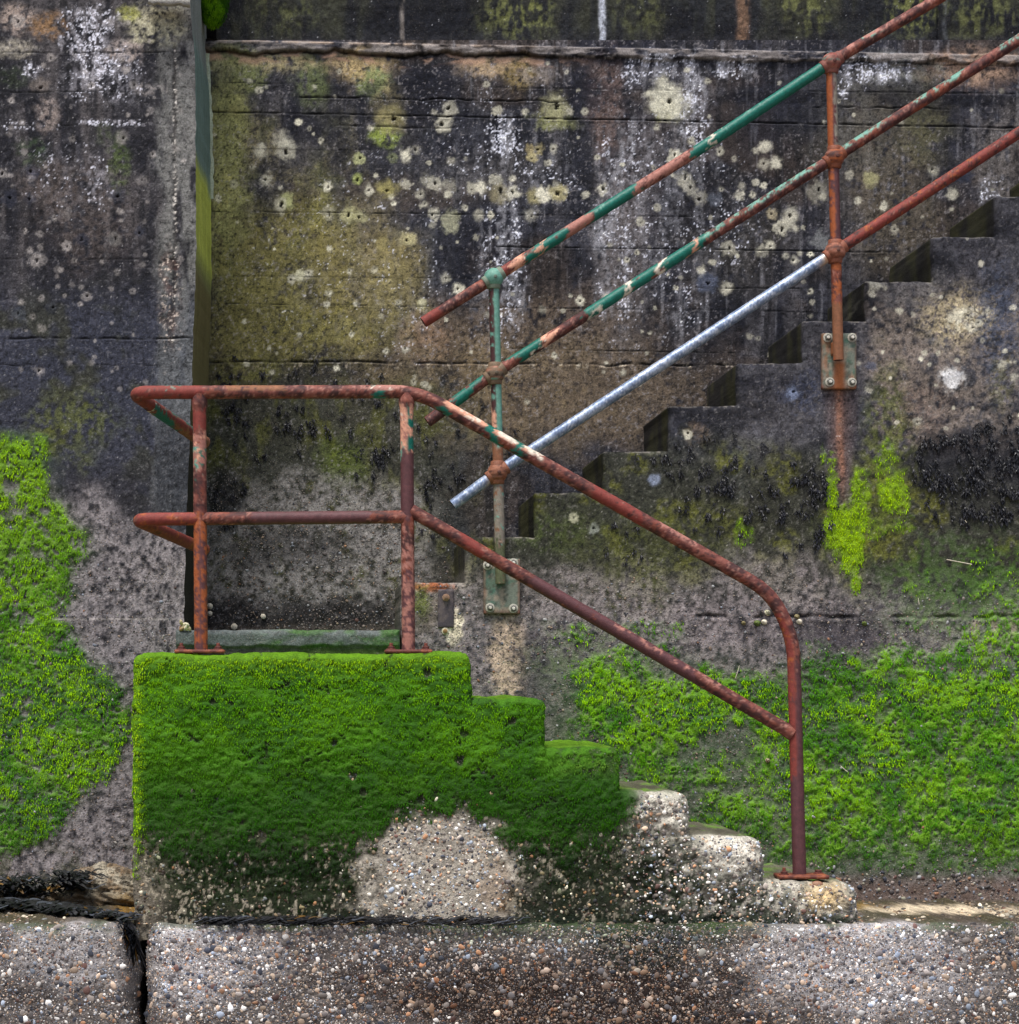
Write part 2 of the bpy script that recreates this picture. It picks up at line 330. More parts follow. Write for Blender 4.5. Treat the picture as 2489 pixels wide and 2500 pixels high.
    for a in [(232, .018, 700, 1380, 2.6, .012, 5, .9, 5, .3), (200, .018, 510, 1680, 1.6, .005, 6, .7, 2, .4), (272, .02, 510, 2480, 2.6, .012, 7, .95, 1.5, 0), (300, .02, 830, 1120, 3, .01, 8, .8, 4, .4), (362, .012, 510, 980, 1.5, .004, 9, .6, 1, .3),
        (437, .01, 510, 900, 1.2, .004, 10, .5, 1, .3), (515, .012, 515, 1700, 2, .007, 11, .75, 1.5, .25), (592, .014, 1200, 2200, 2.2, .009, 12, .9, 1.5, .15), (672, .012, 515, 1700, 1.4, .005, 13, .5, 2, .4), (740, .014, 515, 2000, 1.6, .006, 14, .6, 2, .35),
        (884, .0, 515, 1010, 3.4, .014, 15, .9, 5, .25), (886, .004, 1010, 1800, 3.2, .012, 16, .85, 5, .3), (836, .02, 1250, 1800, 1.8, .007, 17, .9, 1.5, .1), (255, .005, 1990, 2320, 2.2, .010, 18, .9, 8, .1), (205, .012, 1980, 2480, 1.8, .008, 19, .8, 2, .2), (690, .01, 1700, 2100, 1.8, .006, 20, .8, 2, .2), (120, .02, 1400, 2480, 2.4, .01, 23, .9, 4, .25)]:
        col, dy = seam(u, v, col, dy, *a)
    # mortar crumbs along the rough joint
    cr = np.exp(-((v - 893 - 5 * (fbm(u / 40, u * 0, 3, 71) - .5)) / 7) ** 2) * sst(.5, .6, fbm(u / 25, v * 0, 3, 72))
    col = mixc(col, C(140, 128, 110), cr * specks(u, v, 6, .5, 73) * .9)
    # lip under the parapet
    vl = 96 + .019 * (u - 500); lipw = 34 - .006 * (u - 500)
    inl = sst(0, 4, v - vl) * sst(lipw + 3, lipw - 3, v - vl + 26 * (.5 - fbm(u / 55, u * 0 + 3, 5, 74)))
    col = mixc(col, C(172, 150, 128), np.exp(-((v - vl - 4) / 4) ** 2) * sst(1500, 900, u) * .6 * sst(.35, .6, fbm(u / 20, u * 0 + 5, 3, 79)))
    col = mixc(col, C(124, 116, 110), inl * .8 * sst(.38, .58, fbm(u / 34, v / 14, 4, 75)))
    dy -= inl * (.010 + .012 * fbm(u / 30, v / 10, 3, 77))
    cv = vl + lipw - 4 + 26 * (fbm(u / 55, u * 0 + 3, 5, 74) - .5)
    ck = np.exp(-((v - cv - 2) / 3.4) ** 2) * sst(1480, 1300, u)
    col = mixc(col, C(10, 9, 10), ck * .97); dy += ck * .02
    pe = np.exp(-((v - cv - 14) / 10) ** 2) * sst(.45, .6, fbm(u / 30, v / 12, 3, 76)) * sst(1500, 1300, u)
    col = mixc(col, C(160, 128, 104), pe * .8)
    return punch(col), dy, agg
def paint_parapet(u, v):
    n = len(u); med = fbm(u / 60, v / 60, 4, 201); fine = fbm(u / 12, v / 14, 4, 202)
    col = np.tile(C(40, 42, 46), (n, 1)); col = mixc(col, C(28, 30, 38), sst(.45, .6, fbm(u / 150, v / 90, 3, 203)))
    st = sst(.45, .7, .5 * fbm(u / 22, v / 90, 4, 204) + .5 * fbm(u / 120, v / 150, 3, 205))
    col = mixc(col, C(78, 78, 50), st * .4)
    for k, (cx, rx, a) in enumerate([(690, 90, .4), (1240, 70, .8), (1300, 50, .7), (1560, 60, .4), (1960, 60, .7), (2230, 60, .9), (2370, 50, .6), (2440, 40, .6)]):
        col = mixc(col, C(106, 108, 58), blob(u, v, cx, 10, rx, 75, 210 + k, .6, .6) * a * .8 * sst(.42, .62, .5 * fine + .5 * fbm(u / 10, v / 40, 4, 230)))
    col = mixc(col, C(60, 58, 60), sst(70, 100, v) * .4)
    for (x, wd, c, a) in [(982, 6, (120, 112, 104), .7), (1472, 9, (150, 152, 158), .9), (1816, 16, (112, 86, 66), .85), (2296, 6, (26, 28, 34), .9), (2310, 6, (96, 98, 100), .4)]:
        m = np.exp(-((u - x + 5 * (fbm(v / 30, v * 0 + x, 3, 220) - .5)) / wd) ** 4) * sst(.2, .5, fbm(u / 8, v / 26, 3, 221)) * a
        col = mixc(col, C(*c), m)
    col = mixc(col, C(160, 158, 158), specks(u, v, 4, .86, 222) * .55)
    col *= (grain(u, v, 4, 223, .7, 1.3) * (.65 + .7 * fine))[:, None]
    col = punch(col); dy = (med - .5) * .006 + (fine - .5) * .006
    dy += .012 * np.exp(-((u - 2296) / 5) ** 2) + .006 * np.exp(-((u - 982) / 4) ** 2)
    return col, dy, np.zeros(n) + .1
# ------------------------------------------------------------------ paint: left buttress
LH = [(38,40,16),(95,200,22,(150,135,120)),(265,40,12),(298,44,8),(310,44,8),(295,330,20),(280,470,26,(58,64,80)),(345,435,14),(75,415,22,(44,52,74)),(20,480,20,(44,52,74)),(5,420,16),(72,480,14,(42,50,70)),(160,515,16),
(198,580,16,(42,50,70)),(160,597,12),(278,578,18,(130,126,118)),(340,562,14,(44,52,70)),(90,565,7),(85,630,22),(285,660,11),(138,655,10),(365,262,9),(325,200,13),(24,237,9),(50,292,8),(205,165,9),(220,200,9),(120,130,10),(45,760,18,(64,70,84)),(125,750,16,(50,56,74)),(210,720,12),(95,905,14,(150,142,135)),(170,885,8),(230,870,6),(100,800,10)]
U_MOSS_V = [1030, 1060, 1100, 1200, 1260, 1300, 1350, 1400, 1470, 1510, 1550, 1600, 1680, 1800, 1850, 1950, 2000, 2060, 2110]
U_MOSS_U = [-40, 110, 118, 120, 175, 212, 222, 185, 172, 150, 180, 222, 320, 318, 300, 205, 165, 90, 0]
def moss_left(u, v):
    lim = np.interp(v, U_MOSS_V, U_MOSS_U) + 70 * (fbm(u / 45, v / 45, 4, 301) - .5)
    m = sst(18, -22, u - lim) * sst(1035, 1095, v + 50 * (fbm(u / 40, v / 50, 3, 302) - .5)) * sst(2115, 2060, v)
    hole = sst(.60, .70, fbm(u / 20, v / 26, 4, 303))
    den = np.where(v > 1560, .35, .7)
    m *= 1 - hole * den; m *= 1 - .8 * sst(.62, .7, fbm(u / 9, v / 8, 3, 305))
    for k, (x, y, r) in enumerate([(25, 1182, 18), (110, 1245, 12), (68, 1710, 10), (65, 1740, 9), (130, 1770, 8)]): m *= 1 - blob(u, v, x, y, r, r, 310 + k, .3, .3)
    return m
def paint_left(u, v):
    n = len(u); med = fbm(u / 60, v / 60, 4, 321); fine = fbm(u / 13, v / 13, 4, 322)
    dy = (fbm(u / 110, v / 110, 3, 323) - .5) * .008 + (fine - .5) * .004
    col = np.tile(C(52, 50, 54), (n, 1))
    col = mixc(col, C(34, 34, 42), sst(.45, .62, fbm(u / 90, v / 90, 4, 324)) * .8)
    col = mixc(col, C(88, 82, 80), sst(.46, .64, .5 * fbm(u / 120, v / 150, 4, 325) + .5 * fbm(u / 26, v / 260, 4, 336)) * .65 * sst(950, 650, v))
    col = mixc(col, C(24, 25, 32), sst(.52, .70, fbm(u / 15, v / 170, 5, 337)) * .5 * sst(1100, 900, v))
    bl = sst(640, 800, v) * sst(1260, 1080, v + 100 * (med - .5))
    col = mixc(col, C(60, 62, 74), bl * .75)
    col = mixc(col, C(60, 60, 34), bl * sst(.5, .68, fbm(u / 70, v / 60, 4, 326)) * .6)
    col = mixc(col, C(88, 92, 24), blob(u, v, 170, 1040, 90, 90, 327, .6, .6) * .6 * sst(.35, .6, fine))
    pb = sst(1170, 1290, v - .35 * (u - 240) + 130 * (fbm(u / 80, v / 80, 4, 328) - .5))
    col = mixc(col, C(122, 114, 112), pb * .85 * sst(.15, .6, fine))
    stp = sst(365, 400, u + 60 * (fbm(u / 40, v / 90, 4, 335) - .5)) * sst(1330, 1180, v)
    col = mixc(col, C(108, 106, 100), stp * .8 * sst(.2, .6, fbm(u / 18, v / 60, 4, 329)))
    col = mixc(col, C(80, 82, 84), stp * sst(640, 820, v) * .75)
    col = mixc(col, C(50, 52, 58), stp * sst(1000, 1080, v) * .7)
    cr = np.exp(-((u - 424 - 6 * (fbm(v / 40, v * 0, 3, 330) - .5)) / 5) ** 2) * sst(60, 110, v) * sst(900, 800, v)
    col = mixc(col, C(46, 40, 38), cr * .6); col = mixc(col, C(180, 172, 160), cr * specks(u, v, 6, .62, 331) * .8); dy += cr * .006
    rb = blob(u, v, 412, 660, 22, 50, 332, .5, .5); rb = np.maximum(rb, blob(u, v, 415, 760, 26, 80, 333, .5, .5) * .7)
    col = mixc(col, C(78, 52, 44), rb * .55 * sst(.4, .6, fine)); col = mixc(col, C(176, 160, 144), rb * specks(u, v, 6, .64, 334) * .9); dy += rb * .006
    for k, (cx, cy, rx, ry, c, a) in enumerate([(35, 35, 50, 36, (140, 124, 112), .9), (112, 50, 42, 30, (124, 94, 62), .85), (380, 50, 70, 50, (150, 144, 118), .85), (310, 22, 26, 20, (140, 140, 60), .6), (30, 110, 50, 22, (140, 132, 116), .8), (300, 118, 40, 30, (150, 136, 126), .8),
        (110, 275, 28, 40, (136, 122, 112), .7), (290, 395, 26, 60, (78, 92, 46), .8), (75, 362, 34, 32, (62, 80, 48), .6), (250, 320, 20, 30, (66, 76, 44), .5), (30, 180, 40, 26, (60, 72, 44), .5), (200, 520, 110, 120, (92, 80, 72), .5), (110, 450, 60, 60, (98, 86, 78), .5), (360, 210, 30, 14, (140, 132, 126), .6), (400, 390, 30, 60, (116, 114, 108), .5)]):
        col = mixc(col, C(*c), blob(u, v, cx, cy, rx, ry, 340 + k, .5, .5) * a * sst(.2, .6, fbm(u / 10, v / 10, 3, 360 + k)))
    wz = np.zeros(n)
    for k, (cx, cy, rx, ry, a) in enumerate([(215, 40, 70, 40, 1.), (210, 110, 60, 50, .95), (230, 150, 60, 50, .95), (75, 160, 24, 24, .9), (160, 95, 30, 30, .8), (270, 293, 90, 9, 1.), (190, 190, 60, 50, .6), (290, 200, 60, 60, .6), (170, 420, 120, 140, .4), (235, 430, 30, 60, .7), (300, 150, 50, 50, .6), (50, 300, 60, 20, .5)]):
        wz = np.maximum(wz, blob(u, v, cx, cy, rx, ry, 370 + k, .5, .6) * a)
    fl = .5 * vn(u / 3.2, v / 3.2, 385) + .28 * vn(u / 6.5, v / 6.5, 386) + .22 * vn(u / 20, v / 20, 387)
    col = mixc(col, C(132, 128, 130), sst(.2, .9, wz) * sst(.42, .62, fbm(u / 9, v / 16, 4, 386)) * .75)
    col = mixc(col, C(190, 188, 194), sst(.82 - .30 * wz, .90 - .28 * wz, fl) * np.clip(wz * 2.5, 0, 1) * .62)
    col = mixc(col, C(150, 146, 142), specks(u, v, 4.5, .84, 388) * .5)
    col *= (grain(u, v, 4, 389, .74, 1.26) * (.72 + .56 * fine))[:, None]
    gz = .55 * vn(u / 3.1, v / 3.1, 338) + .45 * vn(u / 7.5, v / 7.5, 339)
    col = mixc(col, C(128, 124, 122), sst(.66, .8, gz) * .26); col = mixc(col, C(20, 20, 24), sst(.36, .24, gz) * .6)
    rg = np.random.RandomState(8)
    col, dy = pits(u, v, col, dy, [(rg.uniform(-300, 450), rg.uniform(60, 960), rg.uniform(3.5, 9)) for _ in range(130)] + LH, 624., (146, 138, 130), seed=9, k_=.62)
    for a in [(118, .0, -400, 460, 2.0, .008, 391, .9, 4, .25), (216, .0, -400, 340, 2, .006, 392, .8, 2, .3), (300, 0, -400, 330, 1.4, .004, 393, .6, 2, .4), (824, 0, -400, 470, 3.0, .010, 394, .85, 5, .25), (630, 0, -400, 430, 1.4, .005, 395, .5, 2, .4), (890, 0, -400, 380, 2, .006, 396, .7, 4, .4)]:
        col, dy = seam(u, v, col, dy, *a)
    ln = np.exp(-((v - 1512) / 2.0) ** 2) * sst(60, 140, u) * .4
    col = mixc(col, C(170, 160, 150), ln)
    col = punch(col)
    # algae film under the tufts, and the foot of the wall
    m = moss_left(u, v)
    g = mixc(np.tile(C(78, 122, 12), (n, 1)), C(40, 84, 16), sst(.42, .6, med)); g = mixc(g, C(112, 148, 10), sst(1700, 1150, v) * .5)
    g *= (.6 + .8 * fine)[:, None]
    col = col + (g - col) * (m * .92)[:, None]
    halo = np.clip(sst(60, -60, u - np.interp(v, U_MOSS_V, U_MOSS_U)) * sst(1000, 1100, v) - m, 0, 1) * sst(2120, 2000, v)
    col = mixc(col, C(56, 76, 34), halo * .45)
    col = mixc(col, C(70, 74, 40), sst(2020, 2100, v) * .5 * sst(.4, .6, med))
    agg = np.clip(pb * (1 - .8 * m), 0, 1) * .8
    return col, dy - m * (.002 + .011 * fbm(u / 15, v / 10, 4, 398)), agg
# ------------------------------------------------------------------ paint: upper stair flight
def moss_right(u, v):
    m = np.zeros(len(u)); y = np.zeros(len(u))
    for k, (cx, cy, rx, ry, a) in enumerate([(1590, 1540, 90, 30, .45), (1420, 1545, 36, 26, .6), (1380, 1560, 30, 30, .4), (1620, 1590, 60, 26, .35), (1520, 1610, 70, 40, .6), (1490, 1720, 105, 110, .95), (1620, 1730, 120, 80, .9), (1560, 1800, 90, 70, .9), (1700, 1720, 90, 70, .85), (1800, 1680, 90, 45, .75), (1880, 1750, 60, 60, .8), (1600, 1880, 120, 60, .6), (1720, 1880, 70, 60, .55),
        (1800, 1990, 130, 60, .7), (1930, 1960, 60, 90, .75), (2030, 1660, 80, 50, .8), (2050, 1830, 190, 220, 1.), (2250, 1790, 210, 180, 1.1), (2320, 1930, 240, 150, 1.1), (2470, 1800, 190, 230, 1.1), (2200, 1640, 220, 60, .75), (1760, 1700, 160, 70, .85), (2150, 2010, 200, 90, .85), (2420, 2030, 200, 80, .75), (2240, 1640, 60, 60, .75), (2420, 1620, 130, 90, .7), (2320, 1690, 140, 60, .8), (2470, 1520, 90, 60, .6),
        (2400, 1400, 40, 80, .45), (2240, 1440, 60, 60, .3), (2480, 1440, 60, 90, .4), (2230, 1520, 70, 26, .45), (2650, 1800, 300, 260, .95), (2330, 1440, 120, 60, .3), (2420, 1560, 110, 50, .5), (2020, 2080, 160, 50, .8), (2250, 2100, 220, 40, .75), (2450, 2095, 160, 50, .8), (1800, 2060, 90, 50, .6), (1100, 1900, 200, 200, .3)]):
        m = np.maximum(m, blob(u, v, cx, cy, rx, ry, 400 + k, .5, .5) * a)
    for k, (cx, cy, rx, ry, a) in enumerate([(2032, 1220, 16, 110, .8), (2050, 1290, 42, 60, 1.), (2100, 1230, 26, 90, .85), (2078, 1345, 36, 66, 1.), (2085, 1415, 16, 36, .9), (2165, 1130, 34, 70, .65), (2180, 1200, 44, 60, .85), (2170, 1170, 30, 130, .5), (2205, 1270, 40, 36, .55), (2130, 1290, 40, 30, .6), (1815, 1310, 32, 40, .6), (2010, 1110, 10, 30, .6), (2250, 1210, 40, 26, .3), (1760, 1230, 60, 40, .15)]):
        y = np.maximum(y, blob(u, v, cx, cy, rx, ry, 450 + k, .5, .5) * a)
    hole = sst(.56, .68, fbm(u / 18, v / 22, 4, 480)); cl = fbm(u / 26, v / 30, 4, 481)
    cl2 = .5 * cl + .5 * fbm(u / 9, v / 10, 3, 482); m = sst(-.15, .5, m - .95 * (1 - cl2) + .12) * np.clip(m * 3, 0, 1) * (1 - .6 * hole) * (1 - .85 * sst(.60, .69, fbm(u / 9, v / 8, 3, 483))); y = sst(-.1, .6, y - .9 * (1 - cl2)) * np.clip(y * 3, 0, 1); m = m * sst(2150, 2020, v + 150 * (fbm(u / 22, v / 26, 4, 486) - .5))
    return m, y
WEED = [(2370, 1150, 170, 95, 1.), (2450, 1090, 90, 70, .95), (2420, 1240, 90, 40, .85), (2290, 1120, 60, 60, .8), (2480, 1180, 80, 90, 1.), (2350, 1250, 80, 34, .6), (1740, 1165, 50, 34, .6), (1780, 1190, 30, 26, .7), (1680, 1150, 36, 40, .5), (1990, 1190, 34, 46, .9), (1965, 1160, 40, 30, .6), (1985, 1250, 14, 50, .7), (2000, 1295, 14, 34, .9), (1650, 1090, 30, 30, .4), (1920, 1260, 20, 26, .5), (1840, 1160, 60, 40, .3), (1830, 1280, 12, 26, .5), (2430, 990, 60, 30, .4), (2350, 980, 80, 30, .25)]
def weed_right(u, v):
    m = np.zeros(len(u))
    for k, (cx, cy, rx, ry, a) in enumerate(WEED): m = np.maximum(m, blob(u, v, cx, cy, rx, ry, 500 + k, .5, .5) * a)
    return sst(-.05, .5, m - .95 * (1 - .5 * fbm(u / 24, v / 22, 3, 520) - .5 * fbm(u / 8, v / 10, 3, 521)) + .1) * np.clip(m * 3, 0, 1)
def paint_stair(u, v):
    n = len(u); med = fbm(u / 60, v / 60, 4, 601); fine = fbm(u / 13, v / 13, 4, 602)
    dy = (fbm(u / 100, v / 100, 3, 603) - .5) * .012 + (fine - .5) * .005
    col = np.tile(C(70, 68, 72), (n, 1))
    col = mixc(col, C(94, 92, 94), sst(.52, .68, fbm(u / 40, v / 60, 4, 612)) * .5 * sst(1250, 1050, v))
    col = mixc(col, C(38, 39, 46), sst(.45, .6, fbm(u / 110, v / 80, 4, 604)) * .75)
    gb = sst(2080, 2160, u + 60 * (med - .5)) * sst(640, 800, v) * sst(1150, 1020, v)
    col = mixc(col, C(112, 100, 88), gb * .7 * sst(.25, .6, fine))
    for k, (cx, cy, rx, ry, c, a) in enumerate([(2340, 770, 90, 70, (150, 136, 104), .75), (2360, 780, 46, 30, (172, 164, 140), .75), (2325, 925, 34, 30, (186, 184, 178), .6), (2440, 800, 50, 150, (66, 74, 92), .7), (2140, 1000, 60, 40, (60, 62, 76), .6), (1960, 960, 60, 50, (58, 64, 84), .7), (1830, 930, 120, 16, (46, 46, 54), .8),
        (1900, 1000, 170, 60, (66, 62, 62), .6), (1690, 1010, 90, 18, (44, 44, 50), .7), (1700, 1060, 30, 26, (140, 116, 92), .55), (1990, 850, 60, 60, (64, 62, 66), .5), (1650, 1100, 100, 80, (58, 60, 72), .6), (1590, 1160, 60, 40, (58, 62, 76), .6), (1380, 1260, 110, 60, (58, 66, 38), .7), (1790, 1160, 40, 60, (74, 84, 104), .5), (2190, 890, 70, 60, (118, 104, 92), .5), (2250, 1000, 80, 70, (116, 98, 86), .6), (2450, 940, 30, 60, (92, 90, 50), .5), (2230, 700, 100, 50, (100, 96, 92), .5), (2130, 640, 90, 30, (92, 88, 88), .6)]):
        col = mixc(col, C(*c), blob(u, v, cx, cy, rx, ry, 610 + k, .5, .5) * a * sst(.32, .58, .6 * fbm(u / 11, v / 11, 3, 640 + k) + .4 * vn(u / 4, v / 4, 641 + k)))
    ol = sst(1080, 1190, v + 80 * (med - .5) + .12 * (2100 - u)) * sst(1560, 1380, v + 90 * (fbm(u / 90, v / 70, 3, 605) - .5))
    col = mixc(col, C(62, 62, 46), ol * .8)
    col = mixc(col, C(92, 92, 30), ol * sst(.45, .65, fbm(u / 60, v / 70, 4, 606)) * .7 * sst(.3, .6, fine))
    for k, (cx, cy, rx, ry, c, a) in enumerate([(1560, 1420, 80, 110, (88, 92, 26), .6), (1350, 1300, 100, 40, (76, 88, 36), .6), (2170, 1130, 60, 190, (92, 98, 28), .6), (2080, 1290, 70, 110, (100, 112, 24), .6), (1700, 1290, 130, 60, (84, 86, 34), .5), (1450, 1370, 80, 90, (74, 76, 40), .5), (2360, 1480, 160, 80, (60, 82, 44), .6), (1290, 1500, 50, 60, (56, 52, 50), .5)]):
        col = mixc(col, C(*c), blob(u, v, cx, cy, rx, ry, 660 + k, .5, .6) * a * sst(.25, .6, fbm(u / 10, v / 12, 3, 670 + k)))
    pb = sst(1330, 1480, v + 130 * (fbm(u / 100, v / 70, 4, 607) - .5) - .05 * (u - 1200)); pb = np.maximum(pb, blob(u, v, 1060, 1600, 170, 220, 608, .3, .4))
    pb = np.maximum(pb, blob(u, v, 1880, 1440, 190, 80, 609, .4, .5) * .9)
    col = mixc(col, C(120, 110, 107), pb * .85 * sst(.15, .6, fine))
    col = mixc(col, C(158, 136, 112), blob(u, v, 1240, 1610, 46, 110, 690, .3, .3) * .75 * sst(.15, .5, fine))
    col = mixc(col, C(62, 58, 62), blob(u, v, 1300, 1640, 40, 110, 691, .5, .5) * .6)
    col = mixc(col, C(58, 54, 58), blob(u, v, 2060, 1560, 120, 60, 692, .5, .5) * .7)
    col = mixc(col, C(190, 176, 150), blob(u, v, 1110, 1530, 20, 40, 693, .6, .4) * .8)
    # rust run below the upper wall plate
    wv = sst(930, 950, v) * sst(1260, 1100, v)
    pl = np.exp(-((u - 2055 - 3 * (med - .5)) / (46 - .10 * np.clip(v - 950, 0, 260))) ** 6) * sst(945, 955, v) * sst(1270, 1180, v)
    col = mixc(col, C(84, 74, 74), pl * .8); col = mixc(col, C(98, 70, 58), np.exp(-((u - 2052) / 20) ** 2) * wv * .6)
    col = mixc(col, C(138, 96, 74), np.exp(-((u - 2048 - .04 * (v - 950)) / 8) ** 2) * wv * (.5 + .45 * vn(u / 7, v / 30, 694)))
    # rusty corner at the lowest riser
    col = mixc(col, C(150, 82, 40), blob(u, v, 1050, 1432, 46, 14, 695, .5, .4) * .8); col = mixc(col, C(94, 84, 74), blob(u, v, 1035, 1490, 34, 60, 696, .4, .3) * .8); col = mixc(col, C(84, 94, 24), blob(u, v, 1030, 1470, 20, 40, 697, .5, .4) * .7)
    col = mixc(col, C(150, 144, 138), specks(u, v, 5, .86, 698) * .5)
    col *= (grain(u, v, 4, 699, .74, 1.26) * (.7 + .6 * fine))[:, None]
    gz = .55 * vn(u / 3.1, v / 3.1, 638) + .45 * vn(u / 7.5, v / 7.5, 639)
    col = mixc(col, C(130, 124, 118), sst(.67, .8, gz) * .28); col = mixc(col, C(22, 22, 24), sst(.36, .24, gz) * .6)
    rg = np.random.RandomState(12)
    col, dy = pits(u, v, col, dy, [(rg.uniform(2080, 2700), rg.uniform(560, 1050), rg.uniform(3.5, 9)) for _ in range(60)] + [(2325, 925, 20, (205, 202, 198)), (2380, 800, 14), (2340, 770, 18), (2450, 890, 12), (2140, 690, 16), (2180, 640, 14), (2200, 670, 12), (2260, 860, 9), (2240, 1030, 12), (2130, 890, 14, (86, 90, 105)), (2480, 920, 10), (1600, 1170, 16, (110, 116, 130)), (1940, 960, 18, (108, 118, 140)), (1680, 1060, 12), (1400, 1265, 12, (150, 146, 120)), (1450, 1290, 14, (130, 132, 122))], 624., seed=13)
    for a in [(1506, .0, 1700, 2900, 6, .016, 701, .7, 8, .35)]:
        col, dy = seam(u, v, col, dy, *a)
    for x in (2380, 2425, 2470):
        col = mixc(col, C(150, 132, 116), np.exp(-((u - x) / 9) ** 4) * sst(1510, 1520, v) * sst(1565, 1540, v) * .6)
    col = punch(col); m, y = moss_right(u, v); wd = weed_right(u, v)
    g = mixc(np.tile(C(98, 146, 16), (n, 1)), C(52, 98, 22), sst(.42, .6, med)) * (.6 + .8 * fine)[:, None]
    gy = np.tile(C(120, 156, 8), (n, 1)) * (.6 + .8 * fine)[:, None]
    near = sst(1560, 1700, v + 70 * (med - .5)) * sst(2170, 2110, v) * sst(1250, 1400, u)
    col = mixc(col, C(46, 76, 24), near * .62); col = mixc(col, C(72, 104, 34), blob(u, v, 2380, 1450, 200, 110, 484, .6, .6) * .6 * sst(.35, .6, fine)); col = mixc(col, C(72, 104, 34), blob(u, v, 1470, 1600, 170, 70, 485, .6, .6) * .5 * sst(.35, .6, fine))
    col = col + (g - col) * (m * .9)[:, None]; col = col + (gy - col) * (y * .85)[:, None]
    col = mixc(col, C(28, 28, 32), wd * .45)
    col = mixc(col, C(110, 92, 80), sst(2120, 2170, v + 20 * (med - .5)) * .8)
    agg = np.clip(pb * (1 - .8 * m) + sst(2100, 2160, v), 0, 1) * .85
    return col, dy - m * (.002 + .011 * fbm(u / 15, v / 10, 4, 398)) - y * .008 * fbm(u / 14, v / 12, 3, 399), agg
# ------------------------------------------------------------------ paint: landing block / lower flight
BM_U = [200, 330, 360, 420, 520, 700, 850, 900, 960, 1020, 1080, 1140, 1200, 1300, 1400, 1480, 1540, 1580, 1700, 2100]
BM_V = [2040, 2045, 2075, 2110, 2140, 2160, 2130, 2080, 2010, 1975, 1965, 1985, 2030, 2090, 2100, 2070, 1990, 1930, 1950, 2050]
def moss_block(u, v):
    b = np.interp(u, BM_U, BM_V) + 70 * (fbm(u / 60, v / 60, 4, 801) - .5) + 110 * (fbm(u / 13, v / 17, 4, 808) - .5)
    m = sst(25, -30, v - b)
    m = np.maximum(m, .6 * sst(130, 0, v - b) * sst(.46, .6, fbm(u / 14, v / 16, 3, 802))); m = m * (1 - sst(1990, 2100, v) * sst(.53, .62, fbm(u / 9, v / 14, 4, 805)) * .95)
    m *= 1 - .9 * blob(u, v, 1080, 2120, 190, 135, 803, .55, .2, 26)
    m *= 1 - .75 * sst(1520, 1600, u); m *= 1 - .7 * blob(u, v, 1460, 1850, 80, 50, 804, .5, .5) * sst(.4, .6, fbm(u / 12, v / 12, 3, 809)); m *= 1 - .85 * sst(.66, .73, .6 * fbm(u / 9, v / 7, 3, 806) + .4 * fbm(u / 40, v / 30, 2, 807))
    for k, (x, y, r) in enumerate([(1045, 1640, 10), (1122, 1857, 13), (860, 1895, 10), (890, 1930, 10), (1252, 1760, 10), (522, 1712, 8), (815, 1815, 9), (1030, 1955, 12), (640, 2040, 14), (1000, 1700, 5)]): m *= 1 - blob(u, v, x, y, r, r, 810 + k, .3, .3)
    return m
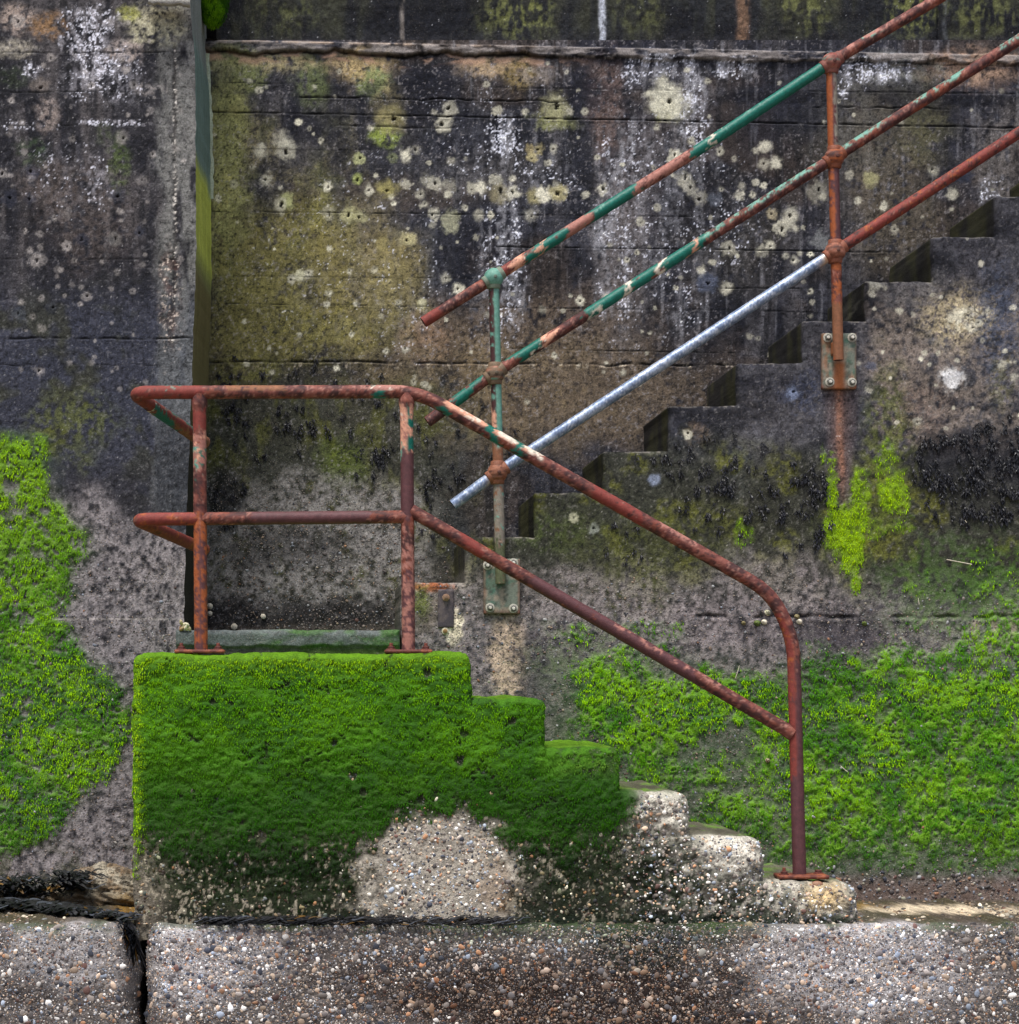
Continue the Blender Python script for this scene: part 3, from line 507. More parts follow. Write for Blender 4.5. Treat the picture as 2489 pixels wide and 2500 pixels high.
def paint_block(u, v):
    n = len(u); med = fbm(u / 70, v / 60, 4, 821); fine = fbm(u / 12, v / 12, 4, 822)
    st = sst(1480, 1580, u); dy = (fbm(u / 120, v / 120, 3, 823) - .5) * .02 + (fine - .5) * (.006 + .010 * st) + (fbm(u / 34, v / 30, 4, 835) - .5) * .035 * st
    col = np.tile(C(74, 68, 58), (n, 1)); col = mixc(col, C(172, 167, 153), st * .9); col = mixc(col, C(96, 118, 66), blob(u, v, 1450, 1850, 90, 60, 804, .5, .5) * .8)
    bare = blob(u, v, 1080, 2130, 200, 140, 803, .5, .3, 26); col = mixc(col, C(172, 164, 150), bare * .9)
    col = mixc(col, C(120, 112, 98), blob(u, v, 360, 2120, 70, 120, 824, .5, .5) * .8)
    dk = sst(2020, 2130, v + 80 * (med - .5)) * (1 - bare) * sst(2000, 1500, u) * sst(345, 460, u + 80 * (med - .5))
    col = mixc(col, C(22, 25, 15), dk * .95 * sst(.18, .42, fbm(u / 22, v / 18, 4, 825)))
    col = mixc(col, C(24, 36, 16), st * sst(.45, .54, fbm(u / 11, v / 15, 4, 826)) * .88 * (.5 + .5 * sst(1980, 2120, v - .45 * (u - 1600))))
    col = mixc(col, C(206, 200, 186), blob(u, v, 1620, 1975, 70, 40, 827, .4, .5) * .6); col = mixc(col, C(210, 204, 190), blob(u, v, 1790, 2080, 70, 50, 828, .4, .5) * .7); col = mixc(col, C(206, 178, 130), blob(u, v, 2010, 2190, 50, 34, 829, .4, .5) * .8)
    col = mixc(col, C(120, 82, 40), blob(u, v, 1210, 2170, 40, 60, 830, .6, .5) * .35)
    col = mixc(col, C(22, 34, 22), sst(2215, 2245, v) * sst(1200, 1300, u) * sst(2120, 2060, u) * .9)
    col = mixc(col, C(36, 50, 18), np.clip(sst(160, 0, v - np.interp(u, BM_U, BM_V)), 0, 1) * .5 * (1 - bare) * sst(1560, 1480, u))
    spk = sst(.585, .64, .6 * fbm(u / 7, v / 12, 3, 837) + .4 * fbm(u / 30, v / 24, 3, 838))
    col = mixc(col, C(166, 156, 136), spk * sst(2020, 2090, v) * (1 - bare) * .8 * sst(1560, 1480, u))
    rt = sst(1230, 1300, u) * sst(1720, 1560, u) * sst(1960, 2060, v); col = mixc(col, C(30, 38, 22), rt * sst(.44, .56, fbm(u / 9, v / 13, 4, 839)) * .85)
    col *= (grain(u, v, 5, 831, .7, 1.3) * (.65 + .7 * fine))[:, None]
    m = moss_block(u, v)
    g = mixc(np.tile(C(72, 124, 8), (n, 1)), C(52, 100, 8), sst(.45, .62, fbm(u / 90, v / 60, 4, 832)))
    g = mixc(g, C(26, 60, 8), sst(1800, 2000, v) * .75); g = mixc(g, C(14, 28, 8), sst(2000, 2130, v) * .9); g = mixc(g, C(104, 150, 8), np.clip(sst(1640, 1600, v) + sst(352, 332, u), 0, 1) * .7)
    g *= (.6 + .8 * fine)[:, None]; g *= .75
    col = mixc(col, C(24, 40, 8), sst(2010, 1960, v) * sst(1560, 1480, u) * .85)
    col = col + (g - col) * (m * .95)[:, None]
    agg = np.clip(1 - m, 0, 1) * (.85 - .75 * np.clip(dk, 0, 1)) * (1 - .5 * bare)
    return col, dy - m * (.002 + .012 * fbm(u / 17, v / 9, 4, 836)), agg
# ------------------------------------------------------------------ paint: footing
def paint_foot(u, v):
    n = len(u); med = fbm(u / 70, v / 60, 4, 901); fine = fbm(u / 10, v / 10, 4, 902)
    dy = (med - .5) * .012 + (fine - .5) * .006
    col = np.tile(C(94, 88, 84), (n, 1))
    br = blob(u, v, 1430, 2450, 520, 110, 903, .5, .5) ; br = np.maximum(br, blob(u, v, 1000, 2380, 260, 60, 904, .5, .5) * .7); br = np.maximum(br, blob(u, v, 60, 2380, 120, 80, 905, .5, .5) * .6)
    col = mixc(col, C(34, 23, 18), br * .95)
    pale = np.maximum(blob(u, v, 2110, 2370, 260, 130, 906, .35, .35), blob(u, v, 480, 2340, 170, 110, 907, .5, .5) * .95); pale = np.maximum(pale, blob(u, v, 170, 2330, 150, 80, 908, .5, .5) * .85)
    col = mixc(col, C(172, 168, 168), pale * .85); col = mixc(col, C(30, 52, 22), sst(2330, 2262, v + 60 * (med - .5)) * sst(900, 1200, u) * sst(2050, 1700, u) * .85); col = mixc(col, C(44, 62, 24), sst(2300, 2258, v + 40 * (med - .5)) * sst(.42, .6, fbm(u / 60, v / 20, 4, 915)) * .7)
    dkg = blob(u, v, 1560, 2310, 150, 60, 909, .5, .5); col = mixc(col, C(20, 28, 20), dkg * .85)
    top = sst(2262, 2244, v + 10 * (med - .5))
    col = mixc(col, C(62, 50, 34), top * .7); col = mixc(col, C(34, 56, 22), top * sst(.4, .6, fbm(u / 70, v / 20, 4, 910)) * .85 * sst(1900, 1500, u) * sst(420, 640, u))
    col = mixc(col, C(214, 196, 168), blob(u, v, 2440, 2212, 200, 14, 911, .5, .5) * .85); col = mixc(col, C(120, 92, 30), blob(u, v, 2180, 2200, 120, 12, 912, .6, .5) * .7)
    col = mixc(col, C(120, 88, 18), blob(u, v, 320, 2210, 40, 26, 913, .5, .5) * .8)
    col *= (grain(u, v, 5, 914, .7, 1.3) * (.6 + .8 * fine))[:, None]
    return col, dy, np.full(n, .9)

# ------------------------------------------------------------------ stepped bodies (front face + treads + risers)
def wobble(V, amp, s):
    x, z = V[:, 0].copy(), V[:, 2].copy()
    V[:, 0] += amp * 2 * (fbm(x * 9, z * 14, 4, s) - .5); V[:, 2] += amp * 2 * (fbm(x * 14 + 40, z * 9, 4, s + 1) - .5)
    return V
SURF = {}
def stepped_body(name, cols, zbot, yfront, yback, D0, paint, rnd, fine, amp, seed, mat, parent=None, xfine=None, deep=14, tread=None, riser=None, cornr=None, wear=0.):
    """cols: (x0, x1, ztop) left to right, one mesh: a front face, treads and risers"""
    cols = [(a, b, round(z, 5)) for a, b, z in cols]; nC = len(cols)
    xb = [c[0] for c in cols] + [cols[-1][1]]; tops = sorted(set(c[2] for c in cols))
    if xfine is not None: xl = sorted(set(xb + [x for x in xfine if xb[0] < x < xb[-1]]))
    else: xl = xb
    xs = lines(xl, [(fine if (xfine is None or (a >= xfine[0] - 1e-6 and b <= xfine[1] + 1e-6)) else .012) for a, b in zip(xl[:-1], xl[1:])])
    zb = [zbot] + tops; zs = lines(zb, [fine] * (len(zb) - 1))
    xc = (xs[:-1] + xs[1:]) / 2; zc = (zs[:-1] + zs[1:]) / 2
    def top_at(x):
        t = np.full(len(x), -99.0)
        for a, b, z in cols:
            k = (x >= a - 1e-6) & (x <= b + 1e-6); t[k] = np.maximum(t[k], z)
        return t
    keep = zc[:, None] < top_at(xc)[None, :]
    def surf(X, Z):
        dist = top_at(X) - Z; dist = np.where(dist < -1e-6, 9, dist)
        for i, (a, b, z) in enumerate(cols):
            inside = (X >= a - 1e-6) & (X <= b + 1e-6) & (Z <= z + 1e-6)
            zl = cols[i - 1][2] if i > 0 else zbot - 1; zr = cols[i + 1][2] if i < nC - 1 else zbot - 1
            if zl < z: dist = np.where(inside & (Z > zl), np.minimum(dist, X - a), dist)
            if zr < z: dist = np.where(inside & (Z > zr), np.minimum(dist, b - X), dist)
        u = UX(X, D0); v = VZ(Z, D0); r = rnd(u, v)
        q = np.clip((r - np.clip(dist, 0, None)) / r, 0, 1)
        col, dy, agg = paint(u, v)
        if wear: col = mixc(col, C(132, 126, 118), sst(.009, .002, np.abs(top_at(X) - Z)) * wear * sst(.42, .62, fbm(u / 9, v * 0 + Z * 3, 4, seed + 7)))
        V = np.stack([X, yfront(Z) + dy + r * (1 - np.sqrt(np.clip(1 - q * q, 0, 1))), Z], 1)
        return V, col, agg
    corners = []
    for i, (a, b, z) in enumerate(cols):
        zl = cols[i - 1][2] if i > 0 else zbot - 1; zr = cols[i + 1][2] if i < nC - 1 else zbot - 1
        if zl < z: corners.append((a, z, 1))
        if zr < z: corners.append((b, z, -1))
    def warp(V):
        if cornr is None: return V
        for (x, z, sx) in corners:
            r = cornr(x); a = (V[:, 0] - x) * sx; b = z - V[:, 2]; k = np.nonzero((a > -.02) & (b > -.02) & (a < r) & (b < r))[0]
            if len(k) == 0: continue
            pa = r - np.clip(a[k], 0, r); pb = r - np.clip(b[k], 0, r); h = np.hypot(pa, pb) + 1e-9; f = np.maximum(pa, pb) / h
            V[k, 0] = x + sx * (r - pa * f); V[k, 2] = z - (r - pb * f)
        return V
    def on_face(X, Z):
        ok = Z < top_at(X) - .004
        V, col, agg = surf(X, Z); return wobble(warp(V), amp, seed), col, ok
    SURF[name] = on_face
    XX, ZZ = np.meshgrid(xs, zs); V, col, agg = surf(XX.ravel(), ZZ.ravel())
    Q = grid_quads(len(zs), len(xs), keep); acc = Acc(); nc = len(xs)
    V0, Q0, c0, a0 = compact(V, Q, col, agg); acc.add(V0, Q0, c0, agg=a0)
    def strip(idx, flip):
        B = V[idx]; t = np.linspace(0, 1, deep) ** 1.3
        P = np.repeat(B[None], deep, 0).copy(); P[:, :, 1] = B[None, :, 1] + (yback - B[None, :, 1]) * t[:, None]
        P = P.reshape(-1, 3); q_ = grid_quads(deep, len(idx))
        if flip: q_ = q_[:, ::-1]
        back_ = np.clip(P[:, 1] - D0, 0, None)
        c, d_, a = paint(UX(P[:, 0], D0) + back_ * 60, VZ(P[:, 2], D0) - back_ * 90)
        if not flip: P[:, 2] -= np.where(t[:, None] > 0, 1, 0).repeat(len(idx), 1).ravel() * np.clip(d_, -.01, .01) * .6
        if tread is not None and not flip and np.ptp(P[:len(idx), 2]) < .1: c = tread(P, c, P[:, 1] - np.tile(B[:, 1], deep))
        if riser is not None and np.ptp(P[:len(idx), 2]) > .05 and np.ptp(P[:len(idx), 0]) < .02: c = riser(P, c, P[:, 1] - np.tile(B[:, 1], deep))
        acc.add(P, q_, c, agg=a)
    for i, (a, b, z) in enumerate(cols):
        row = int(np.argmin(np.abs(zs - z))); ia = int(np.argmin(np.abs(xs - a))); ib = int(np.argmin(np.abs(xs - b)))
        strip(row * nc + np.arange(ia, ib + 1), False)
        zl = cols[i - 1][2] if i > 0 else zbot; zr = cols[i + 1][2] if i < nC - 1 else zbot
        if zl < z: strip(np.arange(int(np.argmin(np.abs(zs - zl))), row + 1) * nc + ia, False)
        if zr < z: strip(np.arange(int(np.argmin(np.abs(zs - zr))), row + 1) * nc + ib, True)
    for k in range(len(acc.V)): acc.V[k] = wobble(warp(acc.V[k]), amp, seed)
    return acc.build(name, mat, parent)
FINE = 0.0040
def batter(Z): return 8.94 + (Z - (EZ - .85)) * 0.035

# back wall with its parapet
DB = 9.7
sea_wall = thing('sea_wall', 'tall dark lichen-spotted concrete sea wall behind the steps, ochre stained and pocked', 'wall', W(1400, 1547, DB))
def wall_sheet(name, u0, u1, v0, v1, paint, D, yf, parent, hide=None, uedge=None, brk=(-60, 2550)):
    us = lines([u0, max(u0, brk[0]), min(u1, brk[1]), u1], [9, FINE * F / D, 9]); us = np.unique(us)
    vs = np.unique(lines([v0, max(v0, -30), v1], [9, FINE * F / D]))
    UU, VV = np.meshgrid(us, vs); u = UU.ravel(); v = VV.ravel()
    uc = (us[:-1] + us[1:]) / 2; vc = (vs[:-1] + vs[1:]) / 2
    keep = np.ones((len(vs) - 1, len(us) - 1), bool)
    if hide is not None: keep = ~hide(*np.meshgrid(uc, vc))
    X = XU(u, D); Z = ZV(v, D); col, dy, agg = paint(u, v); Y = yf(Z) + dy
    V = np.stack([X, Y, Z], 1); Q = grid_quads(len(vs), len(us), keep)
    if uedge is not None: V[:, 0] = XU(u + (uedge(v) - u1) * sst(u1 - 120, u1, u), D)
    Vc, Qc, cc, ac = compact(V, Q[:, ::-1], col, agg)
    ob = make_mesh(name, Vc, Qc, cc, M_CON, parent, True, {'agg': ac})
    return ob, V.reshape(len(vs), len(us), 3), us, vs
STEPU = [979, 1136, 1305, 1473, 1633, 1802, 1962, 2118, 2282, 2439]
STEPV = [1422, 1312, 1203, 1102, 990, 884, 782, 684, 573, 472]
for k in range(10): STEPU.append(2439 + 158 * (k + 1)); STEPV.append(472 - 104 * (k + 1))
def hid(u, v):
    lim = np.interp(u, [0, 900] + STEPU, [1700, 1600] + [y + 170 for y in STEPV]); return v > lim
wall_sheet('wall_face', 420, 3700, 97, 1600, paint_back, DB, lambda Z: 9.7 + Z * 0, sea_wall, hid)
wall_sheet('parapet', 528, 3700, -800, 97, paint_parapet, DB, lambda Z: 9.715 + Z * 0, sea_wall)
def paint_dark(u, v):
    n = len(u); return np.tile(C(26, 26, 28), (n, 1)) * grain(u, v, 6, 77)[:, None], (fbm(u / 30, v / 30, 3, 78) - .5) * .02, np.zeros(n)
wall_sheet('recess_back', 440, 640, -300, 110, paint_dark, 10.25, lambda Z: 10.25 + Z * 0, sea_wall, brk=(900, 900))
def back_strip(name, P, y1, n, colf, parent, shift=(0, 0)):
    t = np.linspace(0, 1, n); B = np.repeat(P[None], n, 0).copy()
    B[:, :, 1] = P[None, :, 1] + (y1 - P[None, :, 1]) * t[:, None]; B[:, :, 0] += shift[0] * t[:, None]
    col, agg = colf(B.reshape(-1, 3))
    return make_mesh(name, B.reshape(-1, 3), grid_quads(n, len(P)), col, M_CON, parent, True, {'agg': agg})
def plain(c, s):
    def f(P):
        a = fbm(P[:, 1] * 20 + P[:, 0] * 9, P[:, 2] * 20, 4, s); return np.tile(C(*c), (len(P), 1)) * (.5 + a)[:, None], np.zeros(len(P))
    return f
zz = np.linspace(ZV(99, 9.7), ZV(-800, 9.7), 160)
back_strip('parapet_end', np.stack([np.full(160, XU(528, 9.7)) + .012 * (fbm(zz * 9, zz * 0, 3, 5) - .5), np.full(160, 9.716), zz], 1), 10.25, 10, plain((30, 32, 34), 6), sea_wall)
xx = np.linspace(XU(420, 9.7), XU(3700, 9.7), 80)
back_strip('wall_top', np.stack([xx, np.full(80, 9.716), np.full(80, ZV(-800, 9.7))], 1), 10.6, 6, plain((96, 92, 86), 7), sea_wall)
back_strip('shelf', np.stack([np.linspace(XU(430, 9.7), XU(531, 9.7), 40), np.full(40, 9.68), np.full(40, ZV(97, 9.7))], 1), 10.25, 6, plain((60, 58, 56), 8), sea_wall)

# left buttress
buttress = thing('buttress_wall', 'dark concrete buttress at the left edge, bright green algae spreading up its lower corner', 'wall', W(200, 2197, 8.94))
UE = lambda v: np.interp(v, [-200, 0, 120, 200, 600, 900, 1300, 1500, 2300], [460, 463, 472, 476, 478, 470, 455, 450, 446])
_, LV, lus, lvs = wall_sheet('buttress_face', -1300, 475, -800, 2240, paint_left, 9.0, batter, buttress, uedge=lambda v: UE(v) + 5 * (fbm(v / 30, v * 0, 4, 88) - .5))
E = LV[:, -1, :]
def ret_col(P):
    v = VZ(P[:, 2], 9.2); u = P[:, 1] * 300; n = len(v)
    c = np.tile(C(112, 134, 124), (n, 1)); g = sst(380, 440, v + 40 * (fbm(u / 40, v / 60, 3, 90) - .5)) * sst(720, 600, v)
    c = mixc(c, C(196, 204, 84), g * .9); c = mixc(c, C(112, 100, 56), sst(600, 700, v) * .9); c = mixc(c, C(30, 29, 26), sst(900, 1150, v) * .9)
    c = mixc(c, C(150, 146, 140), sst(150, 70, v) * .6)
    return c * (.7 + .6 * fbm(u / 14, v / 120, 4, 91))[:, None], np.zeros(n)
back_strip('return_face', E[::2], 9.72, 30, ret_col, buttress, (.03, 0))
T = LV[0, :, :]
back_strip('buttress_top', T[::4], 10.6, 6, plain((96, 92, 86), 9), buttress)
# mortar smeared down the joint behind the buttress
vs_ = np.linspace(130, 485, 90); acc = Acc(); a_ = []
for k, vv in enumerate(vs_):
    wdt = 5 + 6 * fbm(np.array([vv / 14.]), np.zeros(1), 3, 92)[0]; cu = np.interp(vv, [130, 200, 300, 485], [503, 508, 511, 515])
    for du, dd in ((-wdt, 0), (-wdt * .6, -.016), (wdt * .5, -.02), (wdt, 0)): a_.append(W(cu + du, vv, 9.69 + dd))
a_ = np.array(a_); acc.add(a_, grid_quads(90, 4), np.tile(C(176, 186, 160), (360, 1)) * (.7 + .5 * fbm(a_[:, 0] * 200, a_[:, 2] * 60, 3, 93))[:, None], agg=0)
acc.build('joint_mortar', M_CON, sea_wall)
# broken coping lip on top of the buttress
us_ = np.linspace(362, 464, 40); acc = Acc(); a_ = []
for uu in us_:
    d = 1.5 * np.sin(uu * .17) + 8 * (fbm(np.array([uu / 12.]), np.zeros(1), 3, 94)[0] - .5); vb = 10 + (uu - 362) * .05 + d
    for vv, dd in ((-90, 8.97), (-4, 8.965), (vb - 5, 8.955), (vb, 8.975), (vb + 2, 9.05)): a_.append(W(uu, vv, dd))
a_ = np.array(a_); acc.add(a_, grid_quads(40, 5)[:, ::-1], np.tile(C(168, 166, 158), (200, 1)) * (.7 + .5 * fbm(a_[:, 0] * 60, a_[:, 2] * 60, 3, 95))[:, None], agg=0.2)
acc.build('coping', M_CON, buttress)

# upper flight
cols = []
for k in range(len(STEPU) - 1): cols.append((XU(STEPU[k], 9.0), XU(STEPU[k + 1], 9.0), ZV(STEPV[k], 9.0)))
def riser_col(P, c, back):  # dark olive algae film, with the risers' shade put into the colour too
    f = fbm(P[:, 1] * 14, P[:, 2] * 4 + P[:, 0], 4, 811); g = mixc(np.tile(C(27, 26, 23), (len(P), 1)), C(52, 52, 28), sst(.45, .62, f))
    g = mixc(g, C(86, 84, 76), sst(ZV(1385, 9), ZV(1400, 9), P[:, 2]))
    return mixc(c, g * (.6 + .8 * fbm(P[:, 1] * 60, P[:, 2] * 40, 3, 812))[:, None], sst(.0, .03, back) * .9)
upper = thing('upper_stairs', 'upper flight of dark stained concrete steps climbing to the top right along the wall', 'stairs', W(1700, 2200, 8.94))
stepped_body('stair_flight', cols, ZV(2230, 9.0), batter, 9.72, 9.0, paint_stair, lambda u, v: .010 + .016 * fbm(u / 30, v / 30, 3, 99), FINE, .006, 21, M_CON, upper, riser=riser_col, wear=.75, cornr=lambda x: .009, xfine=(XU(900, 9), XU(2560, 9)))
def paint_bstep(u, v):
    c, d, a = paint_stair(u * 0 + 1120 + u * .2, v + 60); n = len(u)
    c = np.tile(C(92, 98, 96), (n, 1)); c = mixc(c, C(62, 96, 40), sst(600, 700, u) * sst(.35, .6, fbm(u / 60, v / 20, 4, 131)) * .85); c = mixc(c, C(64, 60, 56), sst(1572, 1590, v + 8 * (fbm(u / 30, v / 30, 3, 132) - .5)) * .8)
    c = mixc(c, C(70, 92, 30), sst(1575, 1590, v) * sst(640, 800, u) * .6)
    return c * (grain(u, v, 5, 133, .75, 1.25) * (.7 + .6 * fbm(u / 12, v / 12, 3, 134)))[:, None], (fbm(u / 30, v / 30, 4, 135) - .5) * .012 + .012 * sst(1574, 1582, v + 5 * (fbm(u / 40, v * 0, 3, 136) - .5)), np.full(n, .4)
stepped_body('bottom_step', [(XU(428, 8.9), XU(978, 8.9), ZV(1538, 8.9))], ZV(1760, 8.9), lambda Z: 8.9 + Z * 0, 9.72, 8.9, paint_bstep, lambda u, v: .022 + 0 * u, FINE, .006, 23, M_CON, upper)

# lower flight under green algae
BU = [325, 1149, 1333, 1514, 1686, 1867, 2095]; BV = [1598, 1707, 1826, 1936, 2045, 2154]
DBK = 8.15
lower = thing('lower_stairs', 'low landing block with worn steps falling to the right, coated in bright green algae', 'stairs', W(900, 2258, 8.15))
def tread_block(P, c, back):
    u = UX(P[:, 0], DBK); g = mixc(np.tile(C(84, 122, 14), (len(u), 1)), C(72, 68, 54), sst(1480, 1600, u) * sst(.25, .5, fbm(P[:, 0] * 12, P[:, 1] * 12, 4, 833)))
    return mixc(c, g * (.6 + .8 * fbm(P[:, 0] * 60, P[:, 1] * 60, 3, 834))[:, None], sst(.01, .09, back) * .85)
bcols = [(XU(BU[k], DBK), XU(BU[k + 1], DBK), ZV(BV[k], DBK)) for k in range(6)]
stepped_body('step_block', bcols, ZV(2290, DBK), lambda Z: 8.11 + np.clip(Z - (EZ - .9), 0, 1) * .05, 9.0, DBK, paint_block,
             lambda u, v: .024 + .05 * sst(1450, 1800, u) + .03 * (fbm(u / 30, v / 30, 3, 98) - .5) * sst(1200, 1500, u), FINE, .012, 25, M_CON, lower, tread=tread_block, cornr=lambda x: .026 if x < XU(1560, DBK) else (.034 if x < XU(1600, DBK) else .058))

# footing, two cast lengths with an open joint
DF = 8.05; ZL = ZV(2258, DF)
def footing(name, label, u0, u1, loc, seed):
    f = thing(name, label, 'footing', loc)
    stepped_body('footing_body', [(XU(u0, DF), XU(u1, DF), ZL)], -0.1, lambda Z: DF + np.clip(ZL - Z, 0, 2) * -.03, 9.1, DF, paint_foot, lambda u, v: .034 + .03 * fbm(u / 60, v / 60, 3, 97) + .05 * np.exp(-((u - 345) / 60) ** 2), FINE, .012, seed, M_CON, f, xfine=(XU(-60, DF), XU(2560, DF)), deep=44, cornr=lambda x: .05)
    return f
foot_l = footing('footing', 'short length of pebbly concrete footing left of the open joint, black seaweed lying on it', -1300, 338, W(150, 2600, DF), 27); SURF['footing_body.left'] = SURF['footing_body']
foot_r = footing('footing', 'long pebbly concrete footing running under the green steps to the right edge', 353, 3700, W(1400, 2600, DF), 29)

# beach below the frame
g = np.linspace(-1, 1, 81); g = np.sign(g) * np.abs(g) ** 3 * 900
gx, gy = np.meshgrid(g, g); gz = (fbm(gx * .7, gy * .7, 3, 141) - .5) * .06
beach = make_mesh('beach', np.stack([gx.ravel(), gy.ravel() - 10, gz.ravel() - .02], 1), grid_quads(81, 81), np.tile(C(120, 108, 94), (6561, 1)) * (.6 + .8 * fbm(gx.ravel() * 3, gy.ravel() * 3, 4, 142))[:, None], M_CON, None, True, {'agg': np.full(6561, .9)})
tag(beach, kind='structure')

# mortar fillet lumps where the buttress meets the footing
def lump(name, c, r, colf, parent, mat, seed, n=(40, 28), amp=.25, agg=.3, fr=14):
    th = np.linspace(0, 2 * np.pi, n[0], endpoint=False); ph = np.linspace(-np.pi / 2, np.pi / 2, n[1])
    T_, P_ = np.meshgrid(th, ph); d = np.stack([np.cos(P_) * np.cos(T_), np.cos(P_) * np.sin(T_), np.sin(P_)], -1).reshape(-1, 3)
    k = 1 + amp * 2 * (fbm(d[:, 0] * 2 + d[:, 2] * 1.3 + seed, d[:, 1] * 2 + d[:, 2] * 1.7, 6, seed, .6) - .5)
    V = np.array(c) + d * np.array(r) * k[:, None]
    i = np.arange(n[1] - 1)[:, None] * n[0] + np.arange(n[0])[None]; j = np.arange(n[1] - 1)[:, None] * n[0] + (np.arange(n[0])[None] + 1) % n[0]
    Q = np.stack([i, j, j + n[0], i + n[0]], -1).reshape(-1, 4)
    return make_mesh(name, V, Q, colf(V), mat, parent, True, {'agg': np.full(len(V), agg)})
def fil_col(V):
    c = np.tile(C(150, 142, 126), (len(V), 1)); k = fbm(V[:, 0] * 30, V[:, 2] * 40, 4, 151)
    c = mixc(c, C(96, 70, 40), sst(.45, .65, k) * .7); z = V[:, 2] - ZL
    c = mixc(c, C(110, 92, 70), sst(.07, .02, z) * .8); c = mixc(c, C(100, 82, 34), .5 * np.exp(-((UX(V[:, 0], 8.8) - 315) / 40) ** 2 - ((z - .03) / .04) ** 2) * .9)
    c = mixc(c, C(40, 34, 26), sst(.56, .66, fbm(V[:, 0] * 90, V[:, 2] * 90 + V[:, 1] * 40, 3, 153)) * .7)
    return c * (.5 + fbm(V[:, 0] * 120, V[:, 2] * 120, 3, 152))[:, None]
lump('mortar_fillet', W(262, 2196, 8.84), (.20, .20, .115), fil_col, foot_l, M_CON, 155, (170, 110), .42, .9)
lump('mortar_fillet', W(30, 2205, 8.84), (.27, .17, .085), fil_col, foot_l, M_CON, 158, (150, 80), .34, .5)
# ------------------------------------------------------------------ pipework
def smooth_path(pts, rad, step=.006):
    """polyline with rounded corners (rad per inner point), resampled"""
    pts = [np.array(p, float) for p in pts]; out = [pts[0]]
    for i in range(1, len(pts) - 1):
        p0, p, p1 = pts[i - 1], pts[i], pts[i + 1]; a = (p0 - p); b = (p1 - p); la, lb = np.linalg.norm(a), np.linalg.norm(b); a /= la; b /= lb
        r = min(rad[i - 1], la * .48, lb * .48)
        if r <= 0: out.append(p); continue
        for t in np.linspace(0, 1, 14): out.append((1 - t) ** 2 * (p + a * r) + 2 * t * (1 - t) * p + t * t * (p + b * r))
    out.append(pts[-1]); out = np.array(out)
    s = np.concatenate([[0], np.cumsum(np.linalg.norm(np.diff(out, axis=0), axis=1))]); n = max(3, int(s[-1] / step))
    q = np.linspace(0, s[-1], n); return np.stack([np.interp(q, s, out[:, k]) for k in range(3)], 1), q
def tube(path, s, r, n=22, rfun=None, rough=.00055, seed=0, wall=.8):
    tan = np.gradient(path, axis=0); tan /= np.linalg.norm(tan, axis=1)[:, None]
    a = np.cross(tan, [0, 1, 0]); a /= np.linalg.norm(a, axis=1)[:, None] + 1e-9
    if np.any(np.abs(tan[:, 1]) > .9):
        a = np.zeros_like(tan); v0 = np.cross(tan[0], [0, 0, 1.]); v0 /= np.linalg.norm(v0); a[0] = v0
        for i in range(1, len(tan)):
            w_ = a[i - 1] - tan[i] * np.dot(a[i - 1], tan[i]); a[i] = w_ / np.linalg.norm(w_)
    b = np.cross(tan, a)
    th = np.arange(n) / n * 2 * np.pi; S, TH = np.meshgrid(s, th, indexing='ij')
    N = a[:, None, :] * np.cos(TH)[..., None] + b[:, None, :] * np.sin(TH)[..., None]
    R = np.full_like(S, r) * (rfun(s)[:, None] if rfun else 1)
    per = (np.cos(TH) * 1.3 + 5, np.sin(TH) * 1.3 + S * 60)
    R = R + rough * 2 * (fbm(per[0] * 3 + S * 40, per[1] * 2, 4, seed) - .5) * 2
    V = path[:, None, :] + N * R[..., None]
    i = np.arange(len(s) - 1)[:, None] * n + np.arange(n)[None]; j = np.arange(len(s) - 1)[:, None] * n + (np.arange(n)[None] + 1) % n
    Q = np.stack([i, j, j + n, i + n], -1).reshape(-1, 4)[:, ::-1]
    return V.reshape(-1, 3), Q, S.ravel(), TH.ravel(), N.reshape(-1, 3), tan
def end_cap(acc, path, tan, V, n, at_end, r, col):
    """hollow cut end: rim, short inside wall and a dark stop"""
    ring = V.reshape(-1, n, 3)[-1 if at_end else 0]; c = path[-1 if at_end else 0]; t = tan[-1 if at_end else 0] * (1 if at_end else -1)
    inner = c + (ring - c) * .78; deep = inner - t * .05
    P = np.concatenate([ring, inner, deep, [c - t * .05]]); k = np.arange(n); k1 = (k + 1) % n
    q = np.concatenate([np.stack([k, k1, k1 + n, k + n], 1), np.stack([k + n, k1 + n, k1 + 2 * n, k + 2 * n], 1)])
    if not at_end: q = q[:, ::-1]
    tr = np.stack([k + 2 * n, k1 + 2 * n, np.full(n, 3 * n)], 1)
    cc = np.concatenate([np.tile(col, (n, 1)) * .8, np.tile(col, (n, 1)) * .5, np.tile(C(16, 12, 10), (n + 1, 1))])  # inside wall and disc coloured darker inwards, painted shade of the pipe bore
    acc.add(P, q, cc, T=tr, gloss=0)
KIND = {'green': ((10, 98, 84), .9), 'pale': ((100, 148, 132), .6), 'salmon': ((206, 150, 124), .3), 'cream': ((214, 202, 184), .4), 'orange': ((150, 80, 42), 0.), 'dark': ((66, 36, 36), .1),
        'red': ((122, 54, 46), .1), 'purple': ((86, 52, 54), .4), 'pink': ((156, 106, 94), .2), 'grey': ((128, 120, 108), .2), 'olive': ((84, 88, 62), .2), 'brown': ((128, 84, 58), .1)}
